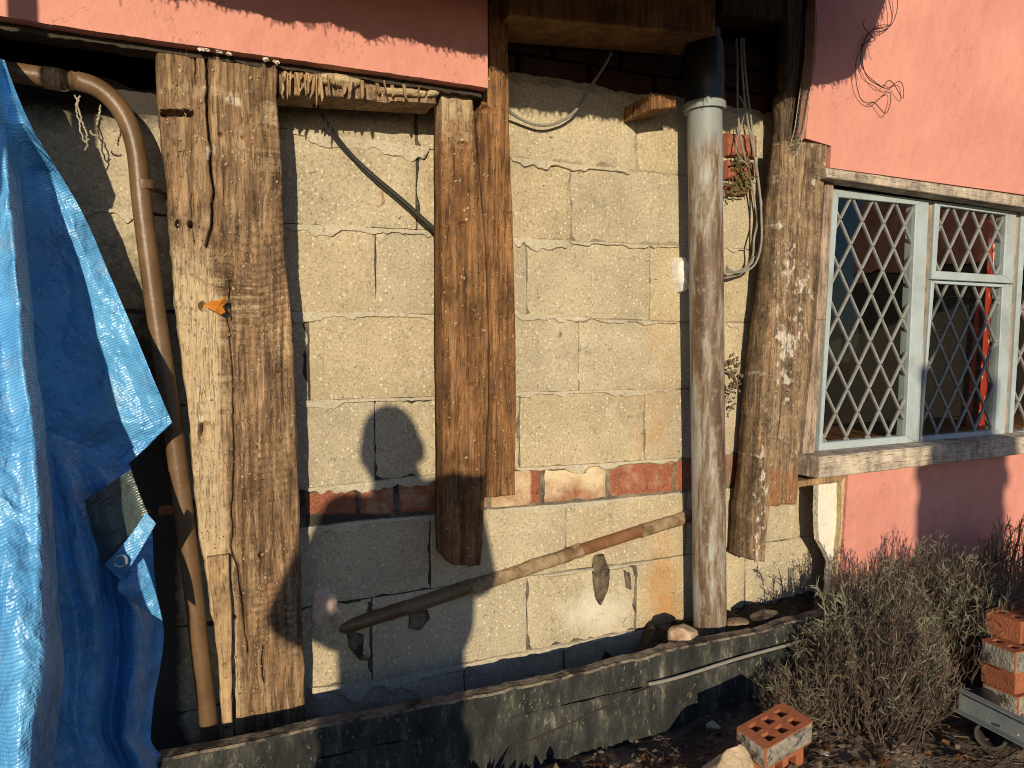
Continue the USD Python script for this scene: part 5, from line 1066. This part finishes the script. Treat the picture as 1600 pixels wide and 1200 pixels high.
cA = PG(1548, 1147, .03); dA = np.array([.75, .55, 0.0]); dA /= np.linalg.norm(dA)
out_ = trimesh.creation.annulus(.030, .038, .22); out_.apply_transform(trimesh.geometry.align_vectors([0, 0, 1], dA)); out_.apply_translation(cA+dA*.1); obj('pipe', arr(out_), mat_terracotta, tp_)

# ------------------------------------------------------------------ lavender
def lavender(center, rad, height, n, seed, label, lean=(0, 0), green=.6, leaves=16):
    r = np.random.default_rng(seed); t = thing('lavender_shrub', label, 'shrub', base=tuple(center), group=None)
    tw_, lv, dry = [], [], []
    for _ in range(n):
        a = r.uniform(0, 2*np.pi); s = math.sqrt(r.random()); out = np.array([math.cos(a), math.sin(a)])*s*rad
        h = height*(1-.55*s**2)*r.uniform(.72, 1.08); b0 = np.array([out[0]*.55, out[1]*.55, 0])+np.append(r.normal(0, .03, 2), 0)
        tip = np.array([out[0]+lean[0]*h, out[1]+lean[1]*h, h]); midp = b0*.5+tip*.5+np.array([out[0]*.15, out[1]*.15, h*.12])+r.normal(0, .03, 3)
        q = np.linspace(0, 1, 8)[:, None]; pts = center+(1-q)**2*b0+2*q*(1-q)*midp+q**2*tip+r.normal(0, .003, (8, 3))
        tw_.append(tube(pts, np.linspace(.0022, .0008, 8)*r.uniform(.7, 1.3), 3, cap=False))
        isg = r.random() < green*(.35+.65*(h/height)) and h > height*.45
        k = leaves if isg else leaves//2
        for _ in range(k):
            u = r.uniform(.55 if isg else .2, 1.0); i = u*7; i0 = int(min(i, 6)); p = pts[i0]+(pts[i0+1]-pts[i0])*(i-i0); d = pts[i0+1]-pts[i0]; d /= np.linalg.norm(d)
            e = d*r.uniform(.3, 1.1)+r.normal(0, .55, 3); e /= np.linalg.norm(e); l = r.uniform(.014, .034)*(1 if isg else .9); s_ = np.cross(e, r.normal(0, 1, 3)); s_ /= np.linalg.norm(s_)+1e-9; w = r.uniform(.0010, .0018)*(1 if isg else .6)
            (lv if isg else dry).append((np.array([p-s_*w*.5, p+s_*w*.5, p+e*l*.5+s_*w, p+e*l*.5-s_*w, p+e*l]), np.array([[0, 1, 2], [0, 2, 3], [3, 2, 4]])))
    obj('stems', join(tw_), mat_twig, t, smooth=False, kind='stuff')
    if lv: obj('leaves', join(lv), mat_lav, t, smooth=False, kind='stuff')
    obj('dry_stalks', join(dry), mat_lavdry, t, smooth=False, kind='stuff')
def onG(px, py):
    z = 0.0
    for _ in range(4): p = PG(px, py, z); z = float(ground_z(p[0], p[1]))
    return PG(px, py, z)
for k, (c, rad_, h, n, gr, lean_, lb) in enumerate((
    ((1.80, -.39), .15, .26, 260, .6, (-.15, -.1), 'nearest lavender shrub, green shoots over brown stalks, at the left end'),
    ((1.62, -.41), .13, .13, 170, .15, (-.2, -.1), 'lowest dry lavender clump sprawling at the foot of the plinth end'),
    ((1.80, -.50), .20, .31, 420, .18, (.05, -.2), 'brown dry lavender shrub spilling over the soil behind the tilted brick'),
    ((1.97, -.36), .20, .40, 420, .5, (0, -.05), 'grey-green lavender shrub under the window sill, left of its shadow'),
    ((2.25, -.36), .22, .43, 460, .6, (0, -.1), 'tallest lavender shrub against the pink wall under the window'),
    ((2.32, -.52), .20, .36, 360, .25, (.1, -.1), 'shaded lavender shrub behind the brick stack'),
    ((2.62, -.38), .24, .46, 400, .55, (0, -.1), 'lavender shrub at the right edge above the brick stack'))):
    lavender(np.array([c[0], c[1], float(ground_z(*c))]), rad_, h*1.04, int(n*1.25), 200+k, lb, lean_, gr)
# a few tall fresh shoots at the left end
def shoot(px, Y, seed, parent):
    r = np.random.default_rng(seed); w = P([a for a, b in px], [b for a, b in px], Y); s, l = [tube(w, .0014, 5, 20)], []
    for i in range(26):
        u = r.uniform(.15, 1)*(len(w)-1); i0 = min(int(u), len(w)-2); p = w[i0]+(w[i0+1]-w[i0])*(u-i0); d = w[i0+1]-w[i0]; d /= np.linalg.norm(d)
        e = d*.7+r.normal(0, .5, 3); e /= np.linalg.norm(e); ln = r.uniform(.022, .042); sd_ = np.cross(e, [0, 1, 0]); sd_ /= np.linalg.norm(sd_); wd = .0019
        l.append((np.array([p-sd_*wd*.5, p+sd_*wd*.5, p+e*ln*.5+sd_*wd, p+e*ln*.5-sd_*wd, p+e*ln]), np.array([[0, 1, 2], [0, 2, 3], [3, 2, 4]])))
    obj('stem', join(s), mat_lav, parent); obj('leaves', join(l), mat_lav, parent, smooth=False, kind='stuff')
fs = thing('lavender_shrub', 'fresh pale lavender shoots standing tall at the left end of the bushes', 'shrub', base=(1.6, -.38, 0))
for k, p in enumerate(([(1292, 1010), (1289, 960), (1282, 925), (1275, 915)], [(1303, 1015), (1306, 960), (1303, 930)], [(1312, 1010), (1322, 960), (1318, 925)], [(1330, 1010), (1338, 975), (1352, 950)], [(1300, 1060), (1320, 1010), (1345, 980)])):
    shoot(p, -.40, 300+k, fs)
# weeds at the bottom edge
for k, (px, ys, n, lb) in enumerate((((770, 1215), -.42, 9, 'dry upright weed blades at the bottom edge, left'), ((845, 1228), -.42, 7, 'low dry weed rosette at the bottom edge, centre'))):
    t = thing('dried_weed', lb, 'weed', base=tuple(P(*px, ys)*[1, 1, 0])); r = np.random.default_rng(500+k)
    for i in range(n):
        c = P(px[0]+r.uniform(-26, 26), px[1]+20, ys+r.uniform(-.04, .04)); c[2] = float(ground_z(c[0], c[1])); hgt = r.uniform(.05, .12) if k == 0 else r.uniform(.03, .065); a = r.normal(0, .35); w_ = r.uniform(.006, .013)
        q = np.linspace(0, 1, 7); cx_ = c[0]+hgt*(math.sin(a)*q+.15*q**2); cz = c[2]+hgt*q*math.cos(a); wd = w_*np.sin(np.pi*np.clip(q*.9+.08, 0, 1)); cy_ = c[1]+.02*q**2*r.normal()
        L_ = np.stack([cx_-wd, cy_, cz], 1); R_ = np.stack([cx_+wd, cy_+.004, cz], 1); V = np.stack([L_, R_], 1).reshape(-1, 3)
        obj('blade', (np.vstack([V, V+[0, .0012, 0]]), np.vstack([gridfaces(7, 2), gridfaces(7, 2)[:, ::-1]+14])), mat_weed, t, smooth=True)
# fallen leaves lying about: one thing each
def oak_leaf(l, seed):
    r = np.random.default_rng(seed); n = 26; a = np.linspace(0, 2*np.pi, n, endpoint=False)
    rr = .5*l*(.62+.16*np.cos(7*a+r.uniform(0, 6))+.06*r.normal(size=n)); x, y = rr*np.cos(a)*1.25, rr*np.sin(a)*.72
    z = .18*l*(np.abs(y)/(.4*l))**1.5*r.uniform(-.3, 1)+.12*l*np.sin(x/l*4+seed)+.05*l*r.normal(size=n)
    V = np.vstack([np.stack([x, y, z], 1), np.stack([x*.5, y*.5, z*.4], 1), [[0, 0, .0]]]); k = np.arange(n); j = (k+1) % n
    f = np.vstack([np.stack([k, j, n+j], 1), np.stack([k, n+j, n+k], 1), np.stack([n+k, n+j, np.full(n, 2*n)], 1)])
    return V, f
r = np.random.default_rng(61)
spots = [(1475, 1140), (1425, 1150), (1370, 1178), (1380, 1195), (1392, 1128), (1350, 1150), (1320, 1160), (1450, 1180), (1500, 1185), (1290, 1170), (1275, 1190), (1405, 1160), (1335, 1195), (1480, 1165), (1520, 1190), (1090, 1140), (1120, 1150), (1070, 1165), (1000, 1185), (1040, 1190), (960, 1180), (930, 1195), (880, 1190), (1310, 1135), (1440, 1130), (1255, 1185)]
for k, s in enumerate(spots):
    c = onG(*s); V, f = oak_leaf(r.uniform(.035, .06), 900+k); R = trimesh.transformations.euler_matrix(r.normal(0, .35), r.normal(0, .35), r.uniform(0, 6.28))[:3, :3]
    where = ['at the foot of the plinth, left of the sunlit stone', 'on the soil between the plinth and the sunlit stone', 'on the soil just right of the tilted brick', 'on the shaded soil under the brown lavender', 'on the soil beside the grey metal channel'][int(np.searchsorted([1000, 1200, 1352, 1462], s[0]))]
    V = V@R.T; V = V+c-[0, 0, V[:, 2].min()*.5]
    obj('fallen_leaf', (np.vstack([V, V-[0, 0, .0008]]), np.vstack([f, f[:, ::-1]+len(V)])), mat_dead, smooth=True, label='dead brown leaf '+where, cat='leaf', group='dead leaves '+where)
# uncountable grit, twigs and crumbs on the soil
ms = []
ico = arr(trimesh.creation.icosphere(0, 1.0))
for k in range(1500):
    x, y = r.uniform(.35, 2.8), r.uniform(-1.05, -.29); s = abs(r.normal(0, .006))+.002; v = ico[0]*(1+.35*r.normal(size=(12, 1)))*s*np.array([1, r.uniform(.6, 1), r.uniform(.4, .8)])
    ms.append((v+[x, y, float(ground_z(x, y))+s*.2], ico[1]))
obj('grit', join(ms), mat_debris, smooth=False, label='grit and crumbs of mortar strewn over the soil', cat='grit', kind='stuff')
ms = []
for k in range(900):
    x, y = r.uniform(1.1, 2.8), r.uniform(-1.0, -.3); c = np.array([x, y, float(ground_z(x, y))+.006]); a = r.uniform(0, 6.28); l = r.uniform(.02, .09); d = np.array([math.cos(a), math.sin(a), r.normal(0, .15)])*l
    ms.append(tube(np.array([c-d/2, c+r.normal(0, .004, 3), c+d/2]), r.uniform(.0006, .0016), 3, cap=False))
obj('twig_litter', join(ms), mat_twig, smooth=False, label='dry twigs and stalks littering the soil under the lavender', cat='twigs', kind='stuff')
for k, s in enumerate(((1115, 1135, .022), (1290, 1178, .016))):
    c = onG(s[0], s[1]); rock(None, 0, s[2], 40+k, mat_mortar if k not in (1, 2) else mat_plaster, 'rubble_stone', ['grey rubble chip against the foot of the plinth', 'white crumb on the soil right of the holed bricks', 'small white crumb beside the other white crumb', 'rubble chip left of the sunlit stone', 'flat grey stone at the bottom edge under the lavender', 'rubble chip under the brown lavender', 'rubble chip right of the tilted brick'][k], 'stone', .6, loc=c)

# ------------------------------------------------------------------ what stands behind and above: thatched eave, wing across the corner, photographer
ev = thing('thatched_eave', 'shaggy thatched eave overhanging the wall above the picture', 'eave', base=(0.5, -.75, 1.9))
ex = np.array([-2.4, -.1, .2, .55, .82, 1.05, 1.22, 1.385, 1.58, 1.66, 1.82, 1.89, 1.99, 2.05]); ez = np.array([.845, .845, .835, .842, .832, .848, .836, .862, .915, .954, 1.0, 1.075, 1.28, 1.6])+CAMZ
sx_ = np.linspace(-2.4, 2.05, 700); sz = np.interp(sx_, ex, ez)+.035*(fbm(np.stack([sx_*22, sx_*0, sx_*0], 1), 5, 4)-.5)-.006
ring = [(-.75, 0), (-.70, .03), (.0, .55), (.0, .9), (-.80, .16)]
V = np.vstack([np.stack([sx_, np.full(700, y_), np.maximum(sz+dz, sz) if i else sz], 1) for i, (y_, dz) in enumerate(ring)])
f = np.vstack([gridfaces(5, 700), np.stack([np.r_[2800:3499], np.r_[2801:3500], np.r_[1:700]], 1), np.stack([np.r_[2800:3499], np.r_[1:700], np.r_[0:699]], 1)])
obj('thatch_body', (V, f), mat_thatch, ev, smooth=False)
ms = []
for k in range(2600):
    i = r.integers(0, 699); x = sx_[i]+r.normal(0, .01); z = sz[i]+.01; l = abs(r.normal(0, .008))+.004+(.02*r.random() if r.random() < .04 else 0); y_ = -.75+r.normal(0, .015)
    q = np.array([[x, y_+.03, z+.03], [x+r.normal(0, .004), y_, z], [x+r.normal(0, .006), y_-.008, z-l]]); ms.append(tube(q, .0014, 3))
obj('reed_ends', join(ms), mat_thatch, ev, smooth=False, kind='stuff')
wg = thing('pink_wing', 'pink rendered wing of the house mirrored in the leaded panes', 'house wing', base=(4.5, -1.2, 0))
obj('render_wall', boxm((4.5, -2.03, 1.55), (4.7, -.20, 2.75)), mat_pink, wg, smooth=False)
for k in range(8): obj('weatherboard', join([prism(np.array([(4.48, -2.03, 1.54-.2*k), (4.50, -2.03, 1.54-.2*k), (4.50, -2.03, 1.345-.2*k), (4.46, -2.03, 1.345-.2*k)]), np.array([(4.48, -.20, 1.54-.2*k), (4.50, -.20, 1.54-.2*k), (4.50, -.20, 1.345-.2*k), (4.46, -.20, 1.345-.2*k)]))]), mat_black, wg, smooth=False)
obj('roof', prism(np.array([(4.25, -2.16, 2.75), (4.25, -2.16, 2.95), (6.0, -2.16, 4.4), (6.0, -2.16, 4.2)]), np.array([(4.25, -.2, 2.75), (4.25, -.2, 2.95), (6.0, -.2, 4.4), (6.0, -.2, 4.2)])), mat_thatch, wg, smooth=False)
sc = thing('scaffold_pole', 'steel scaffold pole standing outside the picture on the left', 'pole', base=(-.57, -1.0, 0))
pw0 = float(P(36, 25, -.2)[0])-.3895*.8
obj('tube', tube(np.array([[pw0, -1.0, -.1], [pw0, -1.0, 3.5]]), .0242, 16), mat_steel, sc)
cl_ = arr(trimesh.creation.cylinder(.035, .09, sections=12).apply_translation([pw0, -1.0, 2.6])); obj('coupler', cl_, mat_steel, sc)
# made-up brick pier behind the camera, added to shade the sill and pink wall
gp = thing('shadow_stack', 'unseen brick stack added behind the viewpoint to throw the tall shadow', 'shadow_caster', base=(.82, -5.0, -.28))
zz = -.30; k = 0; rq_ = np.random.default_rng(12)
while zz < CAMZ+1.13:
    xl, xh = .61, 1.02
    if zz > CAMZ+.59: xl, xh = .66, 1.0
    if zz > CAMZ+.87: xl, xh = .73, .97
    obj('course', boxm((xl+rq_.uniform(-.015, .015), -5.15, zz), (xh+rq_.uniform(-.02, .02), -4.85, zz+.068)), mat_redbrick, gp, smooth=False, tint=None); zz += .072; k += 1
obj('cap', boxm((.75, -5.13, zz), (.95, -4.87, zz+.05)), mat_mortar, gp, smooth=False)
# unseen heap of the same bricks, added to shade the foot of the plinth
for k, (x, y, zl, R) in enumerate(((1.17, -1.25, .0, rot(20, 0, 0)), (1.22, -1.24, .066, rot(-15)), (1.10, -1.30, .03, rot(50, 80, 0)), (1.40, -1.22, .0, rot(-30)), (1.42, -1.2, .066, rot(10)), (1.63, -1.25, .0, rot(0)), (1.65, -1.25, .066, rot(30)), (1.85, -1.3, .0, rot(10)), (1.86, -1.3, .066, rot(-20)), (1.64, -1.27, .132, rot(-10)))):
    copy_of(br, (x, y, float(ground_z(x, y))+.035+zl+(.07 if k == 2 else 0)), rot=R, label='orange brick in an unseen heap added to shade the plinth foot', group='unseen heap of bricks added for its shade')

# ---- the photographer
def hull_chain(js, m=10):
    parts = [m3.Manifold.batch_hull([m3.Manifold.sphere(a[1], m).translate(list(map(float, a[0]))), m3.Manifold.sphere(b[1], m).translate(list(map(float, b[0])))]) for a, b in zip(js[:-1], js[1:])]
    return m3.Manifold.batch_boolean(parts, m3.OpType.Add) if len(parts) > 1 else parts[0]
def body(chains, edge, it=12):
    m = m3.Manifold.batch_boolean([hull_chain(c) for c in chains], m3.OpType.Add).refine_to_length(edge)
    q = m.to_mesh(); t = trimesh.Trimesh(np.array(q.vert_properties[:, :3], float), np.array(q.tri_verts, int)); trimesh.smoothing.filter_taubin(t, iterations=it); return arr(t)
Z = CAMZ
A = lambda x, y, z: (np.array([x, y, z+Z]))
ph = thing('person', 'photographer in a dark jacket and jeans holding up a phone, casting the big shadow', 'person', base=(-.35, -2.35, -.28))
neck = A(-.352, -2.34, .10); hd_c = A(-.366, -2.33, .212)
sl_, sr_ = A(-.50, -2.36, .045), A(-.19, -2.35, .065)
el, er = A(-.585, -2.27, -.20), A(-.085, -2.24, -.19)
wl_, wr_ = A(-.43, -2.10, -.33), A(-.045, -2.08, -.13)
torso = [(A(-.35, -2.35, .03), .075), (A(-.35, -2.35, -.10), .125), (A(-.35, -2.35, -.30), .12), (A(-.345, -2.36, -.50), .135)]
chains = [torso, [(A(-.43, -2.35, -.08), .10), (A(-.42, -2.35, -.45), .10)], [(A(-.27, -2.35, -.08), .10), (A(-.27, -2.35, -.45), .10)], [(A(-.35, -2.34, .125), .068), (A(-.345, -2.35, .0), .10)], [(A(-.25, -2.35, -.05), .12), (A(-.24, -2.35, -.30), .10)],
          [(A(-.35, -2.35, .0), .08), (sl_, .068), (el, .058), (wl_, .036)], [(A(-.33, -2.35, .03), .09), (sr_, .075), (er, .062), (wr_, .036)], [(sr_, .075), (A(-.13, -2.2, .03), .06), (er, .06)],
          [(A(-.42, -2.36, -.50), .105), (A(-.44, -2.34, -.86), .068), (A(-.45, -2.36, -1.25), .048)], [(A(-.27, -2.36, -.50), .105), (A(-.25, -2.34, -.86), .068), (A(-.24, -2.37, -1.25), .048)]]
obj('body', body(chains, .016), mat_coat, ph, smooth=True)
jk = [[(A(-.42, -2.36, -.52), .112), (A(-.44, -2.34, -.86), .077), (A(-.45, -2.36, -1.24), .062)], [(A(-.27, -2.36, -.52), .112), (A(-.25, -2.34, -.86), .077), (A(-.24, -2.37, -1.24), .062)]]
obj('trousers', body(jk, .016), mat_jeans, ph, smooth=True)
for s_ in (-.45, -.24): obj('shoe', body([[(A(s_, -2.39, -1.295), .045), (A(s_, -2.25, -1.315), .036), (A(s_, -2.18, -1.32), .030)]], .012), mat_blackpl, ph, smooth=True)
hs = trimesh.creation.icosphere(4, 1.0); v = np.array(hs.vertices)
sc_ = np.stack([.076*(1-.16*np.clip(-v[:, 2], 0, 1)), .096+0*v[:, 0], .118+0*v[:, 0]], 1); q = v*sc_
q[:, 1] += .022*np.exp(-((v[:, 0]/.16)**2+((v[:, 2]+.12)/.22)**2))*(v[:, 1] > 0)+.010*np.exp(-((v[:, 0]/.3)**2+((v[:, 2]+.8)/.25)**2))*(v[:, 1] > 0)
for s_ in (-1, 1): q[:, 1] -= .010*np.exp(-(((v[:, 0]-s_*.38)/.16)**2+((v[:, 2]-.05)/.13)**2))*(v[:, 1] > 0)
hm_ = m3.Manifold(m3.Mesh((q+hd_c).astype(np.float32), hs.faces.astype(np.uint32)))
ears = [m3.Manifold.sphere(1, 16).scale([.008, .022, .034]).translate(list(map(float, hd_c+[s_*.08, -.012, -.005]))) for s_ in (-1, 1)]
hm_ = m3.Manifold.batch_boolean([hm_, *ears, hull_chain([(neck, .05), (hd_c-[0, .01, .07], .052)])], m3.OpType.Add)
hd_o = obj('head', hm_, mat_skin, ph, smooth=True)
for s_ in (-1, 1):
    obj('eye', arr(trimesh.creation.icosphere(2, .012).apply_translation(hd_c+[s_*.030, .083, .006])), mat_plaster, hd_o); obj('pupil', arr(trimesh.creation.icosphere(1, .006).apply_translation(hd_c+[s_*.030, .0925, .006])), mat_blackpl, hd_o)
obj('mouth', arr(trimesh.creation.icosphere(2, 1).apply_scale([.022, .006, .006]).apply_translation(hd_c+[0, .090, -.058])), mat_redbrick, hd_o)
hv = q.copy(); keepf = np.array([(v[f_][:, 2] > .38-.75*np.clip(-v[f_][:, 1]+.1, 0, 1)).all() for f_ in hs.faces]); hv = hd_c+hv*1.03+.004*(fbm(v*9, 3, 2)-.5)[:, None]*v
hf = hs.faces[keepf]; obj('hair', (np.vstack([hv, hd_c+q*.98]), np.vstack([hf, hf[:, ::-1]+len(hv)])), mat_hair, ph, smooth=True)
def hand(name, wrist, d_out, d_side, curl):
    """palm from the wrist along d_out, fingers fanned along d_side and bent towards curl"""
    d_out, d_side, curl = [np.asarray(a_, float)/np.linalg.norm(a_) for a_ in (d_out, d_side, curl)]
    palm = [[(wrist, .024), (wrist+d_out*.045+d_side*.022*k, .0165)] for k in (-1, -.3, .4, 1)]
    palm += [[(wrist+d_out*.05+d_side*.024*k, .015), (wrist+d_out*.085+d_side*.028*k, .011)] for k in (-1, -.33, .33, 1)]
    for k, ln_ in zip((-1, -.33, .33, 1), (.062, .074, .080, .070)):
        b_ = wrist+d_out*.088+d_side*.028*k; j1 = b_+d_out*ln_*.40+curl*ln_*.12; j2 = j1+d_out*ln_*.18+curl*ln_*.28; j3 = j2-d_out*ln_*.02+curl*ln_*.26
        palm.append([(b_, .0105), (j1, .0092), (j2, .0085), (j3, .0078)])
    tb = wrist+d_out*.03+d_side*.03; t1 = tb+d_side*.035+d_out*.025+curl*.012; t2 = t1+d_out*.03+curl*.018; palm.append([(tb, .0135), (t1, .0105), (t2, .0085)])
    obj(name, body(palm, .004, 6), mat_skin, ph, smooth=True)
hand('hand', wr_, (.05, .5, .8), (-.9, .2, .1), (-.2, .3, 1))
hand('hand', wl_, (.55, .6, -.2), (0, .3, 1), (.3, -1, 0))
pn = thing('phone', 'dark phone held sideways in the photographer hand', 'phone', base=tuple(A(-.02, -1.95, 0)))
obj('phone_body', rbox((.150, .0085, .073), .004).translate(list(map(float, A(-.018, -1.945, .002)))), mat_blackpl, pn)
obj('screen', boxm(A(-.085, -1.9502, -.030), A(.049, -1.9498, .034)), mat_glass, pn, smooth=False)
